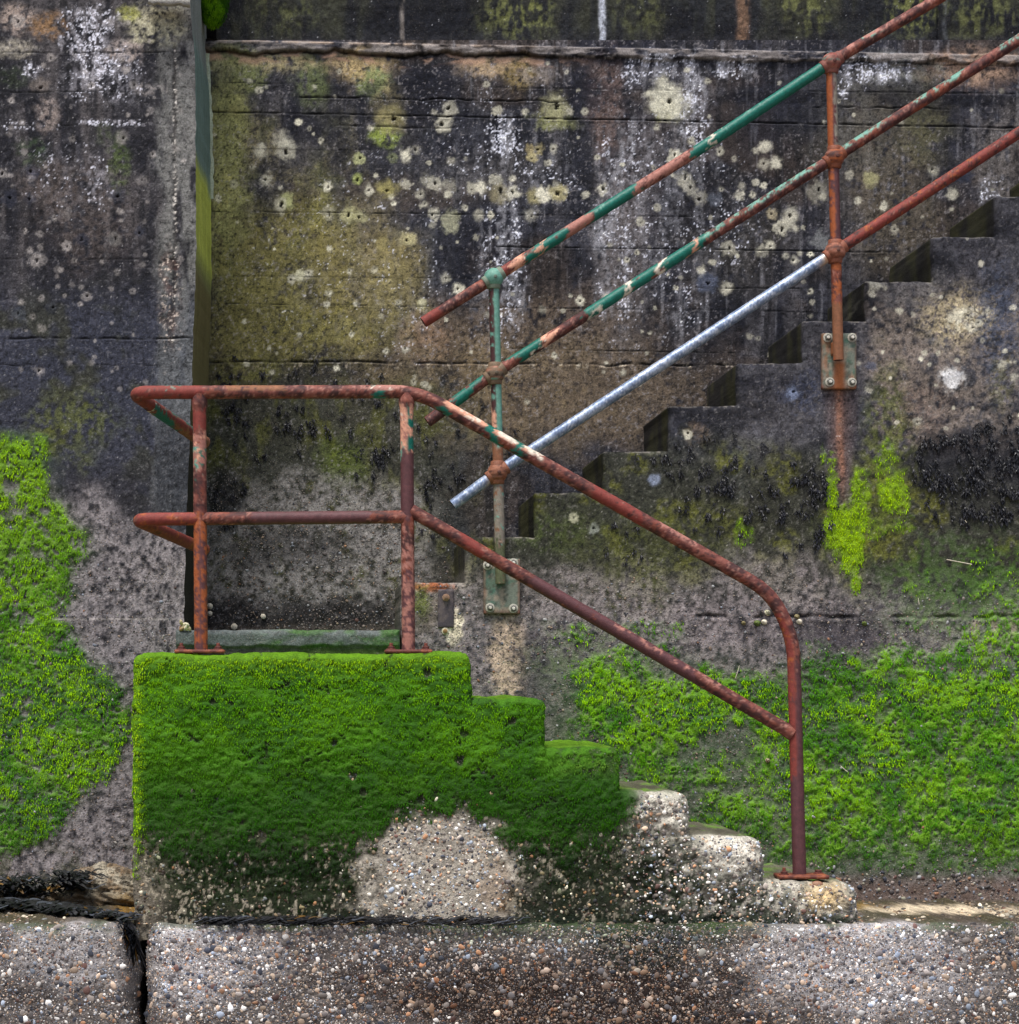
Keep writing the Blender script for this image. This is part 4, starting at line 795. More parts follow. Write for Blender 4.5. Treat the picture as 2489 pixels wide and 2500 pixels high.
def rust(V, S, TH, N, seed, patches=(), base=((92, 48, 43), (128, 74, 62), (50, 31, 32)), D=8.24, lo=.35):
    n = len(V); a = S / .02; cx, cy = np.cos(TH) * 1.6, np.sin(TH) * 1.6
    def tn(ka, kc, o, sd):
        t = .5 * fbm(a * ka, cx * kc + 40, o, sd) + .5 * fbm(a * ka + 91, cy * kc + 40, o, sd + 1); return .5 + (t - .5) * 1.35
    f1 = tn(.75, 1., 5, seed); f2 = tn(.22, .5, 4, seed + 3); f3 = tn(2.2, 3., 3, seed + 5)
    col = np.tile(C(*base[0]), (n, 1)); col = mixc(col, C(*base[1]), sst(.48, .66, f1) * .85); col = mixc(col, C(*base[2]), sst(.50, .36, f1) * .7)
    col = mixc(col, C(132, 66, 44), sst(.56, .72, f2) * .6); col = mixc(col, C(176, 128, 112), sst(.62, .74, f3) * .5); col = mixc(col, C(44, 26, 27), sst(.42, .28, f3) * .75)
    gl = np.full(n, .15); u = UX(V[:, 0], D); v = VZ(V[:, 2], D)
    for k, (ax, p0, p1, kind, dens, side) in enumerate(patches):
        q = u if ax == 'u' else v; ff = tn(.9, 1., 4, seed + 20 + 2 * k); f4 = tn(2.5, 2.5, 3, seed + 50 + 2 * k)
        f5 = tn(.5, 1.2, 4, seed + 80 + 2 * k); e = 34 * (f5 - .5) * 2 + 8 * (ff - .5)
        m = sst(p0 - 3, p0 + 3, q + e) * sst(p1 + 3, p1 - 3, q + e) * sst(1 - dens - .05, 1 - dens + .05, .65 * ff + .35 * f4 + (.35 if dens >= .9 else .08))
        if side:
            w_ = {'top': N[:, 2], 'bot': -N[:, 2], 'left': -N[:, 0], 'right': N[:, 0], 'front': -N[:, 1]}[side]; m = m * sst(-.05, .35, w_ + .5 * (ff - .5))
        col = mixc(col, C(*KIND[kind][0]) , m) ; col = col * (1 + (m * .8 * (.5 * f4 + .5 * f3 - .5))[:, None]); gl = gl * (1 - m) + KIND[kind][1] * m
    return col, gl
def pipe(name, pts, rad, r, seed, parent, patches=(), D=8.24, base=None, mat=None, ends=(True, True), rfun=None, colf=None, rough=.0005):
    path, s = smooth_path(pts, rad); V, Q, S, TH, N, tan = tube(path, s, r, 24, rfun, rough, seed)
    if colf: col, gl = colf(V, S, TH, N)
    else: col, gl = rust(V, S, TH, N, seed, patches, base, D) if base else rust(V, S, TH, N, seed, patches, D=D)
    acc = Acc(); acc.add(V, Q, col, gloss=gl)
    for e in (0, 1):
        if ends[e]: end_cap(acc, path, tan, V, 24, bool(e), r, C(110, 58, 44) if colf is None else C(90, 96, 104))
    return acc.build(name, mat or M_STEEL, parent)
def flare(L, a=1.0, b=1.0, w_=.02):
    return lambda s: 1 + .16 * a * np.exp(-(s / w_) ** 2) + .16 * b * np.exp(-((L - s) / w_) ** 2)
def plate(name, c, size, colf, parent, res=.006, rnd=.003):
    """slab with rounded edges, built from six small grids and welded"""
    import bmesh
    sx, sy, sz = [q / 2 for q in size]; acc = Acc()
    for ax in range(3):
        for sg in (-1, 1):
            o = [k for k in range(3) if k != ax]; h = (sx, sy, sz)
            a = np.linspace(-h[o[0]], h[o[0]], max(2, int(2 * h[o[0]] / res)) + 1); b = np.linspace(-h[o[1]], h[o[1]], max(2, int(2 * h[o[1]] / res)) + 1)
            A, B = np.meshgrid(a, b); P = np.zeros((A.size, 3)); P[:, o[0]] = A.ravel(); P[:, o[1]] = B.ravel(); P[:, ax] = sg * h[ax]
            q = grid_quads(len(b), len(a)); 
            if (sg > 0) == (ax == 1): q = q[:, ::-1]
            lim = np.array(h) - rnd; I = np.clip(P, -lim, lim); d = P - I; L = np.linalg.norm(d, axis=1)[:, None]; P = I + d / np.maximum(L, 1e-9) * np.minimum(L, rnd)
            acc.add(P + np.array(c), q, (0, 0, 0), gloss=.2)
    V = np.concatenate(acc.V); acc.C = [colf(V - np.array(c)).reshape(-1, 3)]; acc.V = [V]
    o = acc.build(name, M_STEEL, parent); bm = bmesh.new(); bm.from_mesh(o.data); bmesh.ops.remove_doubles(bm, verts=bm.verts, dist=1e-5); bm.to_mesh(o.data); bm.free()
    return o
def lathe(acc, c, axis, prof, n, col, twist=0.):
    """rings (distance along axis, radius); flat-capped at the far end"""
    ax = np.array(axis, float); ax /= np.linalg.norm(ax); t = np.cross(ax, [.31, .2, .93]); t /= np.linalg.norm(t); b = np.cross(ax, t)
    th = np.arange(n) / n * 2 * np.pi + twist; ring = np.cos(th)[:, None] * t + np.sin(th)[:, None] * b
    V = np.concatenate([np.array(c) + ax * d + ring * r for d, r in prof] + [[np.array(c) + ax * prof[-1][0]]]); m = len(prof)
    i = np.arange(m - 1)[:, None] * n + np.arange(n)[None]; j = np.arange(m - 1)[:, None] * n + (np.arange(n)[None] + 1) % n
    Q = np.stack([i, j, j + n, i + n], -1).reshape(-1, 4); k = np.arange(n) + (m - 1) * n; k1 = (np.arange(n) + 1) % n + (m - 1) * n
    acc.add(V, Q, np.tile(C(*col), (len(V), 1)) * (.75 + .5 * vn(V[:, 0] * 300, V[:, 2] * 300, 3))[:, None], T=np.stack([k, k1, np.full(n, m * n)], 1), gloss=.3)
def bolt(c, axis, parent, size, cols_, seed=0, stud=1.0):
    acc = Acc(); e = size
    lathe(acc, c, axis, [(0, e * 1.45), (e * .22, e * 1.42), (e * .28, e * 1.2)], 18, cols_[0])
    lathe(acc, np.array(c) + np.array(axis) * e * .24, axis, [(0, e), (e * .62, e), (e * .75, e * .82)], 6, cols_[1], seed)
    lathe(acc, np.array(c) + np.array(axis) * e * .7, axis, [(0, e * .52), (e * .7 * stud, e * .5), (e * .8 * stud, e * .4)], 12, cols_[2])
    return acc.build('bolt', M_STEEL, parent, False)

# front railing on the landing block
DR = 8.24; RF = .0242
rail = thing('pipe_railing', 'bent rusty pipe railing bolted to the green block, sloping down to the right', 'railing', W(995, 1599, DR))
ptsT = [W(499, 1080, 8.95), W(322, 959, DR), W(1022, 956, DR), W(1893, 1452, DR), W(1936, 1560, DR), W(1953, 2144, DR)]
ptsT[3] = W(1888, 1448, DR)
pipe('top_rail', [W(499, 1080, 8.95), W(323, 958, DR), W(1020, 956, DR), W(1884, 1447, DR), W(1938, 1560, DR), W(1953, 2143, DR)], [.065, .09, .12, .12], RF, 1, rail,
     [('u', 400, 455, 'pale', .55, 'top'), ('u', 420, 446, 'green', .5, 'top'), ('u', 900, 960, 'cream', .45, 'top'), ('u', 915, 935, 'green', .45, None), ('u', 860, 985, 'pink', .5, 'top'), ('u', 330, 500, 'red', .5, 'front'), ('u', 560, 700, 'brown', .5, 'top'),
      ('u', 1080, 1300, 'salmon', .62, 'top'), ('u', 1110, 1190, 'cream', .38, 'top'), ('u', 1188, 1222, 'green', .6, None), ('u', 1225, 1262, 'cream', .75, 'top'), ('u', 1260, 1284, 'green', .56, None), ('u', 1285, 1325, 'cream', .55, 'top'), ('u', 1060, 1120, 'green', .32, 'bot'), ('u', 1300, 1325, 'green', .35, 'top'),
      ('u', 1450, 1560, 'red', .5, None), ('u', 1620, 1700, 'pink', .45, 'top'), ('v', 1620, 2150, 'purple', .85, None), ('v', 1500, 1700, 'orange', .5, 'left'), ('v', 1500, 1900, 'red', .5, 'left')], ends=(False, False))
pipe('top_rail_return', [W(499, 1080, 8.95), W(430, 1033, 8.66), W(365, 988, 8.40)], [.0], RF * 1.012, 2, rail,
     [('u', 355, 372, 'green', .8, None), ('u', 368, 385, 'cream', .95, None), ('u', 384, 430, 'green', .85, None), ('u', 392, 412, 'cream', .5, 'top'), ('u', 430, 520, 'brown', .7, None)], D=8.6, ends=(False, False), rfun=lambda s: 1 + 0 * s)
pipe('mid_rail', [W(499, 1342, 8.95), W(330, 1268, DR), W(995, 1262, DR)], [.06], RF * .97, 3, rail, [('u', 330, 480, 'orange', .5, 'front'), ('u', 330, 480, 'red', .5, None), ('u', 620, 900, 'purple', .75, None)], ends=(False, False), rfun=None)
pipe('sloping_rail', [W(1003, 1246, DR), W(1034, 1264, DR), W(1936, 1791, DR)], [.03], RF * .99, 4, rail, [('u', 1300, 1700, 'purple', .6, None), ('u', 1130, 1180, 'red', .6, None), ('u', 1500, 1800, 'pink', .35, 'top')], ends=(False, False), rfun=lambda s: 1 + .14 * np.exp(-((s - s[-1]) / .025) ** 2))
p1 = [('v', 1010, 1055, 'red', .6, None), ('v', 1055, 1150, 'pink', .6, 'front'), ('v', 1060, 1120, 'salmon', .42, 'front'), ('v', 1040, 1140, 'green', .3, None), ('v', 1080, 1150, 'pale', .3, 'left'), ('v', 1150, 1170, 'green', .35, None), ('v', 1300, 1600, 'purple', .6, None), ('v', 1250, 1600, 'orange', .45, 'left'), ('v', 1250, 1600, 'orange', .42, 'right')]
p2 = [('v', 985, 1110, 'pink', .8, 'front'), ('v', 990, 1100, 'salmon', .5, 'front'), ('v', 1000, 1045, 'cream', .32, 'front'), ('v', 1000, 1130, 'green', .42, 'right'), ('v', 1090, 1140, 'pale', .5, 'left'), ('v', 1110, 1260, 'purple', .75, None), ('v', 1400, 1600, 'purple', .6, None), ('v', 1300, 1600, 'pink', .4, None)]
L1 = .93
pipe('post', [W(487, 962, DR), W(491, 1597, DR)], [], RF * 1.0, 5, rail, p1, ends=(False, False), rfun=lambda s: 1 + .2 * np.exp(-((s - .03) / .022) ** 2))
pipe('post', [W(993, 960, DR), W(998, 1597, DR)], [], RF * .99, 6, rail, p2, ends=(False, False), rfun=lambda s: 1 + .2 * np.exp(-((s - .03) / .022) ** 2))
RB = ((96, 48, 40), (84, 44, 38), (110, 56, 44))
def rustcol(seed, c0=(92, 46, 38), c1=(140, 78, 52)):
    return lambda P: mixc(np.tile(C(*c0), (len(P), 1)), C(*c1), sst(.4, .7, fbm(P[:, 0] * 60, P[:, 2] * 60 + P[:, 1] * 50, 4, seed)))
zt = ZV(1598, DBK) + .004
for k, (uc, wd) in enumerate([(489, .178), (997, .168)]):
    pl = plate('base_plate', (XU(uc, DR), DR, zt + .007), (wd, .12, .014), rustcol(160 + k), rail)
    for sx in (-1, 1): bolt((XU(uc, DR) + sx * wd * .37, DR - .03, zt + .014), (0, 0, 1), pl, .0125, RB, k + sx, 1.5)
zt3 = ZV(2146.5, DR) + .004
pl = plate('base_plate', (XU(1957, DR), DR, zt3 + .007), (.178, .12, .014), rustcol(163), rail)
bolt((XU(1911, DR), DR - .03, zt3 + .014), (0, 0, 1), pl, .0125, RB, 1, 1.7); bolt((XU(2003, DR), DR + .03, zt3 + .014), (0, 0, 1), pl, .0125, RB, 2, .4)

# stair railing: two stanchions with ball joints, three sloping pipes
DS = 8.945; RS = .0192
srail = thing('stair_railing', 'three sloping pipes on two ball-jointed posts fixed to the stair wall, flaking green paint', 'railing', W(1215, 1425, DS))
def extend(p, q, k): return tuple(np.array(q) + (np.array(q) - np.array(p)) * k)
A, B_ = W(1034, 787, DS), W(2030, 151, DS)
pipe('top_pipe', [A, W(1206, 678, DS), W(1690, 376, DS), B_, W(2286, 0, DS), W(3560, -831, DS)], [0, 0, 0, 0], RS * 1.15, 11, srail,
     [('u', 1030, 1080, 'red', .6, None), ('u', 1225, 1250, 'red', .5, None), ('u', 1252, 1282, 'salmon', .85, None), ('u', 1268, 1296, 'cream', .35, None), ('u', 1286, 1378, 'green', .93, None), ('u', 1312, 1334, 'salmon', .45, None), ('u', 1376, 1440, 'pink', .75, None), ('u', 1440, 1552, 'green', .93, None), ('u', 1445, 1500, 'pale', .3, 'top'), ('u', 1552, 1690, 'pink', .5, None), ('u', 1692, 2016, 'green', .99, None), ('u', 1700, 1960, 'pale', .28, 'top'), ('u', 1730, 1740, 'cream', .8, None), ('u', 2110, 2140, 'pale', .5, 'top'), ('u', 2050, 2300, 'pink', .4, 'top'), ('u', 1700, 1750, 'cream', .22, None)], D=DS, ends=(True, True))
pipe('middle_pipe', [W(1044, 1030, DS), W(1209, 910, DS), W(2038, 384, DS), W(2490, 96, DS), W(3560, -586, DS)], [0, 0, 0], RS * 1.15, 12, srail,
     [('u', 1100, 1150, 'green', .8, None), ('u', 1140, 1185, 'green', .6, 'top'), ('u', 1245, 1330, 'green', .72, 'top'), ('u', 1262, 1300, 'green', .8, None), ('u', 1310, 1330, 'cream', .4, None), ('u', 1330, 1350, 'salmon', .7, None), ('u', 1436, 1524, 'green', .95, None), ('u', 1436, 1470, 'cream', .4, 'bot'), ('u', 1524, 1548, 'cream', .99, None), ('u', 1548, 1606, 'green', .98, None), ('u', 1606, 1628, 'cream', .95, None), ('u', 1628, 1722, 'green', .93, None), ('u', 1690, 1700, 'salmon', .7, None), ('u', 1720, 2010, 'pale', .41, 'top'), ('u', 1730, 1960, 'green', .3, 'top'), ('u', 2060, 2160, 'pale', .42, 'top'), ('u', 2135, 2156, 'pale', .55, 'top'), ('u', 2240, 2350, 'pale', .4, 'top'), ('u', 2312, 2340, 'pale', .6, 'top'), ('u', 2420, 2500, 'pale', .46, 'top'), ('u', 1720, 2500, 'dark', .35, 'bot')], D=DS, ends=(True, True))
def galv(V, S, TH, N):
    n = len(V); f = fbm(S * 34 + np.cos(TH) * 1.4, np.sin(TH) * 1.4 + S * 3, 4, 171); g_ = fbm(S * 300 + np.cos(TH) * 3, np.sin(TH) * 3, 3, 172)
    c = mixc(np.tile(C(120, 136, 162), (n, 1)), C(162, 174, 194), sst(.45, .65, f)); c = mixc(c, C(88, 100, 126), sst(.46, .32, g_) * .7); c = mixc(c, C(206, 210, 216), sst(.6, .72, g_) * .5)
    u = UX(V[:, 0], DS); c = mixc(c, C(216, 196, 172), sst(1995, 2020, u + 10 * (f - .5)) * .9); c = mixc(c, C(160, 96, 50), sst(1985, 2030, u) * sst(.45, .6, g_) * (N[:, 2] < .2) * .8); c = mixc(c, C(206, 180, 160), np.exp(-((u - 1196) / 8) ** 2) * .5)
    return c, np.full(n, .5)
pipe('lower_pipe', [W(1106, 1233, DS), W(1215, 1153, DS), W(2040, 614, DS)], [0], RS * 1.12, 13, srail, colf=galv, mat=M_GALV, ends=(True, False))['label'] = 'bare galvanised grey pipe, the lowest of the three'
pipe('lower_pipe', [W(2040, 614, DS), W(2490, 323, DS), W(3560, -367, DS)], [0], RS * 1.15, 14, srail, [('u', 2080, 2500, 'dark', .45, 'bot'), ('u', 2100, 2400, 'orange', .36, 'front'), ('u', 2060, 2500, 'red', .45, None)], D=DS, ends=(False, True), base=((92, 46, 40), (122, 62, 46), (58, 32, 32)))['label'] = 'rusty red upper length of the lowest pipe'
GB = ((92, 150, 130), (112, 164, 144), (60, 104, 92))
q1 = [('v', 690, 1080, 'pale', .97, None), ('v', 690, 1080, 'dark', .55, 'left'), ('v', 1004, 1060, 'salmon', .5, 'left'), ('v', 1050, 1080, 'green', .4, 'right'), ('v', 1085, 1150, 'brown', .6, None), ('v', 1160, 1330, 'grey', .75, None), ('v', 1160, 1330, 'brown', .3, None), ('v', 1330, 1440, 'olive', .6, None), ('v', 1200, 1330, 'pale', .25, 'front')]
q2 = [('v', 160, 380, 'purple', .7, None), ('v', 160, 380, 'orange', .62, 'left'), ('v', 160, 380, 'grey', .45, 'right'), ('v', 400, 610, 'purple', .7, None), ('v', 400, 610, 'orange', .5, 'left'), ('v', 630, 890, 'orange', .42, None), ('v', 740, 890, 'brown', .9, None)]
pipe('post', [W(1206, 678, DS), W(1223, 1425, DS)], [], RS * 1.06, 15, srail, q1, D=DS, ends=(False, True), base=((108, 90, 76), (134, 116, 98), (74, 60, 54)))
pipe('post', [W(2030, 151, DS), W(2048, 879, DS)], [], RS * 1.06, 16, srail, q2, D=DS, ends=(False, True))
def ball(c, r, seed, patches, dirp, base, D=DS):
    th = np.linspace(0, 2 * np.pi, 30, endpoint=False); ph = np.linspace(-np.pi / 2, np.pi / 2, 18); T_, P_ = np.meshgrid(th, ph)
    d = np.stack([np.cos(P_) * np.cos(T_), np.cos(P_) * np.sin(T_), np.sin(P_)], -1).reshape(-1, 3); V = np.array(c) + d * r * (1 + .02 * (fbm(d[:, 0] * 5, d[:, 2] * 5 + d[:, 1], 3, seed) - .5))[:, None]
    i = np.arange(17)[:, None] * 30 + np.arange(30)[None]; j = np.arange(17)[:, None] * 30 + (np.arange(30)[None] + 1) % 30
    acc = Acc(); col, gl = rust(V, d[:, 2] * .1, np.arctan2(d[:, 0], -d[:, 1]) * .5, d, seed, patches, base, D); acc.add(V, np.stack([i, j, j + 30, i + 30], -1).reshape(-1, 4), col, gloss=gl)
    k0 = acc.n
    for dv in dirp:   # socket collars round the pipes
        dv = np.array(dv) / np.linalg.norm(dv); lathe(acc, np.array(c) + dv * r * .62, dv, [(0, RS * 1.42), (r * .46, RS * 1.38), (r * .52, RS * 1.25)], 24, base[0])
    lathe(acc, np.array(c) + np.array((.004, -r * .9, .0)), (0, -1, 0), [(0, .008), (r * .12, .008), (r * .13, .004)], 6, base[2])
    return acc.build('ball_joint', M_STEEL, srail)
up = np.array(W(2030, 151, DS)) - np.array(W(1206, 678, DS)); dn = (0, 0, -1); RBALL = .0385
GR = ((112, 124, 108), (128, 92, 76), (92, 108, 96)); BR = ((128, 80, 58), (150, 98, 72), (84, 52, 42))
ball(W(1206, 678, DS), RBALL, 61, [('v', 640, 720, 'pale', .6, None), ('v', 640, 668, 'green', .35, None)], (up, -up, dn), GR)
ball(W(1209, 912, DS), RBALL, 62, [('v', 880, 950, 'pale', .25, None)], (up, -up, (0, 0, 1), dn), ((112, 92, 72), (128, 84, 62), (84, 74, 60)))
ball(W(1215, 1154, DS), RBALL * 1.03, 63, [], (up, -up, (0, 0, 1), dn), BR)
ball(W(2031, 152, DS), RBALL, 64, [('v', 100, 140, 'pale', .42, 'top'), ('v', 150, 200, 'red', .4, None)], (up, -up, dn), ((120, 72, 62), (150, 98, 86), (84, 50, 46)))
ball(W(2038, 384, DS), RBALL, 65, [('v', 340, 430, 'orange', .4, None)], (up, -up, (0, 0, 1), dn), ((122, 68, 46), (140, 86, 60), (84, 48, 40)))
ball(W(2040, 614, DS), RBALL * 1.05, 66, [('v', 570, 592, 'cream', .3, 'top')], (up, -up, (0, 0, 1), dn), ((132, 78, 58), (156, 100, 78), (88, 54, 44)))
def plate_col(seed, streak):
    def f(P):
        n = len(P); a = fbm(P[:, 0] * 45, P[:, 2] * 45, 5, seed); c = mixc(np.tile(C(108, 116, 104), (n, 1)), C(142, 132, 116), sst(.45, .6, a)); c = mixc(c, C(44, 96, 80), sst(.54, .7, fbm(P[:, 0] * 30 + 7, P[:, 2] * 50, 4, seed + 1)) * .7)
        c = mixc(c, C(70, 72, 62), sst(.58, .7, fbm(P[:, 0] * 90, P[:, 2] * 90, 3, seed + 2)) * .7); edge = sst(.012, .0, .068 - np.abs(P[:, 0])); c = mixc(c, C(112, 62, 46), edge * .5 + sst(-.085, -.1, P[:, 2]) * .4)
        if streak: c = mixc(c, C(158, 92, 48), np.exp(-(P[:, 0] / .022) ** 4) * sst(.02, -.02, P[:, 2]) * .95); c = mixc(c, C(150, 88, 50), sst(.5, .62, fbm(P[:, 0] * 40, P[:, 2] * 12, 4, seed + 3)) * .5)
        return c
    return f
STL = ((176, 172, 158), (96, 96, 90), (206, 202, 190))
for k, (uc, vc, wd, hg, bl) in enumerate([(1225, 1432, .142, .216, [(1190, 1381), (1253, 1375), (1196, 1484), (1253, 1486)]), (2047, 883, .136, .218, [(2019, 826), (2078, 826), (2024, 934), (2078, 935)])]):
    yf = float(batter(np.array([ZV(vc, 8.98)]))[0]) - .002
    pl = plate('wall_plate', (XU(uc, yf), yf - .008, ZV(vc, yf)), (wd, .026, hg), plate_col(180 + 9 * k, k), srail)
    for m_, (bu, bv) in enumerate(bl): bolt((XU(bu, yf), yf - .021, ZV(bv, yf)), (0, -1, 0), pl, .0125, STL, m_)
    zc_ = ZV(vc - 34, DS); plate('bracket', (XU(uc - 4, DS), (DS + yf) / 2 - .004, zc_), (.026, .05, .05), rustcol(190 + k, (104, 96, 80) if k == 0 else (130, 76, 46), (128, 120, 100) if k == 0 else (150, 92, 56)), pl)
# old strap left on the lowest riser
yo = float(batter(np.array([ZV(1490, 8.98)]))[0])
ost = thing('iron_strap', 'old dark iron strap with two round bolts beside the left wall plate', 'iron strap', (XU(1090, yo), yo, ZV(1555, yo)))
plate('strap', (XU(1089, yo), yo - .004, ZV(1486, yo)), (.062, .010, .150), rustcol(195, (66, 60, 66), (92, 82, 82)), ost)
bolt((XU(1089, yo), yo - .012, ZV(1459, yo)), (0, -1, 0), ost, .010, ((150, 120, 96), (140, 110, 88), (120, 96, 78)), 0, .6)
bolt((XU(1087, yo), yo - .006, ZV(1541, yo)), (0, -1, 0), ost, .0095, ((190, 184, 160), (140, 110, 70), (120, 96, 60)), 1, .5)
# ------------------------------------------------------------------ growth: algae tufts and seaweed
def blades(name, P, L, Wd, out, drop, side, col, mat, rg, parent=None):
    """one little folded frond per point: root, two middle corners, tip"""
    n = len(P); d = np.stack([side, -out, -drop], 1); d /= np.linalg.norm(d, axis=1)[:, None]
    acr = np.cross(d, np.tile([0, 1., 0], (n, 1)) + rg.normal(0, .35, (n, 3))); acr /= np.linalg.norm(acr, axis=1)[:, None] + 1e-9
    mid = P + d * (L * .5)[:, None] + np.stack([0 * L, -L * .12, 0 * L], 1); tip = P + d * L[:, None] + np.stack([0 * L, L * .10, -L * .10], 1)
    V = np.stack([P, mid - acr * (Wd / 2)[:, None], tip, mid + acr * (Wd / 2)[:, None]], 1).reshape(-1, 3)
    Q = np.arange(4 * n).reshape(n, 4)
    c = np.repeat(col, 4, 0).reshape(n, 4, 3).copy(); c[:, 0] *= .6; c[:, 2] *= 1.04
    return make_mesh(name, V, Q, c.reshape(-1, 3), mat, parent, False)
def algae(name, label, n, box, maskf, surff, D, seed, hue, tall=.013):
    rg = np.random.RandomState(seed); u = rg.uniform(box[0], box[1], n); v = rg.uniform(box[2], box[3], n)
    m, yel = maskf(u, v); keep = rg.uniform(0, 1, n) < np.maximum(m, yel) ** 1.3; u, v, yel = u[keep], v[keep], yel[keep]
    P, _, ok = surff(XU(u, D), ZV(v, D)); P = P[ok]; u, v, yel = u[ok], v[ok], yel[ok]; n = len(u)
    P[:, 1] += .001
    cl = fbm(u / 16, v / 13, 4, seed + 1); big = fbm(u / 80, v / 60, 3, seed + 2)
    L = tall * rg.uniform(.6, 1.6, n) * (.6 + .8 * cl); Wd = rg.uniform(.0018, .0042, n)
    col = hue(u, v, cl, big, yel) * rg.uniform(.82, 1.16, (n, 1)) * (.66 + .68 * fbm(u / 10, v / 14, 4, seed + 4))[:, None]; col[:, 0] *= rg.uniform(.9, 1.12, n)
    o = blades(name, P, L, Wd, rg.uniform(.1, .5, n) * (.3 + 1.4 * cl), rg.uniform(.7, 1.3, n), rg.normal(0, .28, n) + 1.2 * (fbm(u / 30, v / 30, 2, seed + 3) - .5), col, M_MOSS, rg)
    return tag(o, label, 'algae', None, 'stuff')
def hue_block(u, v, cl, big, y):
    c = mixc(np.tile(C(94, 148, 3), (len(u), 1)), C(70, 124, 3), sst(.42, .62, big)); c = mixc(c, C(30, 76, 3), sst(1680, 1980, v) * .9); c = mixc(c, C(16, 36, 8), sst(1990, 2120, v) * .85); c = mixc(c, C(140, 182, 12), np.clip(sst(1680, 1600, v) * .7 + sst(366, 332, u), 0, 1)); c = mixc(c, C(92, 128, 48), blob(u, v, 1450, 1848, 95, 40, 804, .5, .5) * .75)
    return mixc(c, C(24, 58, 8), sst(.36, .24, cl) * .8)
def hue_wall(u, v, cl, big, y):
    c = mixc(np.tile(C(130, 182, 5), (len(u), 1)), C(76, 136, 10), sst(.44, .62, big)); c = mixc(c, C(138, 180, 12), sst(1500, 1150, v) * .7); c = mixc(c, C(36, 84, 14), sst(1900, 2080, v) * .75)
    c = mixc(c, C(142, 178, 6), y); return mixc(c, C(28, 64, 12), sst(.42, .28, cl) * .8)
z0 = lambda u: np.zeros(len(u))
algae('green_algae', 'short bright green algae coating the landing block and its steps', 70000, (322, 1900, 1594, 2240), lambda u, v: (moss_block(u, v), z0(u)), SURF['step_block'], DBK, 1001, hue_block, .0095)
def left_surf(X, Z):
    u, v = UX(X, 9.0), VZ(Z, 9.0); _, dy, _ = paint_left(u, v); return np.stack([X, batter(Z) + dy, Z], 1), None, u < 448
algae('green_algae', 'bright green algae hanging on the lower part of the left buttress', 62000, (-420, 340, 1030, 2130), lambda u, v: (moss_left(u, v), z0(u)), left_surf, 9.0, 1002, hue_wall, .0105)
algae('green_algae', 'bright green algae spread over the foot of the stair wall, right of the steps', 150000, (1080, 2900, 1080, 2130), moss_right, SURF['stair_flight'], 9.0, 1003, hue_wall, .0105)
# green top surface fringe of the landing block
def weed(name, label, P, rg, L0=.022):
    n = len(P); L = L0 * rg.uniform(.5, 1.5, n); col = mixc(np.tile(C(13, 13, 17), (n, 1)), C(34, 34, 42), rg.uniform(0, 1, n) ** 3)
    return tag(blades(name, P, L, rg.uniform(.003, .007, n), rg.uniform(.2, 1.1, n), rg.uniform(.5, 1.2, n), rg.normal(0, .5, n), col, M_WEED, rg), label, 'seaweed', None, 'stuff')
rg = np.random.RandomState(31)
u = rg.uniform(1460, 2750, 9000); v = rg.uniform(960, 1380, 9000); m = weed_right(u, v); sp = .05 * blob(u, v, 1700, 1150, 170, 120, 530, .5, .5) + .03 * blob(u, v, 1900, 1240, 120, 110, 531, .5, .5) + .04 * blob(u, v, 1520, 1320, 60, 60, 532, .5, .5)
k = rg.uniform(0, 1, len(u)) < np.maximum(m * .52 * sst(.34, .56, fbm(u / 26, v / 24, 4, 534)), sp); us_, vs_ = [], []
for a, b in zip(u[k], v[k]): q = rg.randint(5, 22); us_.append(rg.normal(a, 2.8, q)); vs_.append(rg.normal(b, 5.0, q) + rg.uniform(0, 4))
u, v = np.concatenate(us_), np.concatenate(vs_)
P, _, ok = SURF['stair_flight'](XU(u, 9.0), ZV(v, 9.0)); weed('black_seaweed', 'dense patches of short black seaweed on the stair wall below the right post', P[ok], rg, .019)
us_, vs_ = [], []
for cu, cv, su, sv, cnt in [(735, 1045, 30, 24, 22), (930, 960, 12, 20, 8), (920, 1110, 14, 26, 14), (1050, 1190, 12, 40, 14), (580, 1000, 24, 28, 16), (560, 930, 14, 24, 8), (1110, 1170, 14, 16, 6), (640, 1040, 40, 60, 8), (990, 1090, 60, 60, 10), (860, 1020, 50, 60, 8), (1200, 1050, 60, 50, 5), (560, 1215, 30, 26, 12), (700, 900, 90, 30, 7)]:
    for _ in range(cnt):
        a, b = rg.normal(cu, su), rg.normal(cv, sv); q = rg.randint(8, 26); us_.append(rg.normal(a, 2.6, q)); vs_.append(rg.normal(b, 4.6, q))
u = np.concatenate(us_); v = np.concatenate(vs_); k = u > 515; u, v = u[k], v[k]; _, dy, _ = paint_back(u, v)
weed('black_seaweed', 'small scattered tufts of black seaweed on the sea wall behind the railing', np.stack([XU(u, DB), 9.7 + dy, ZV(v, DB)], 1), rg, .016)
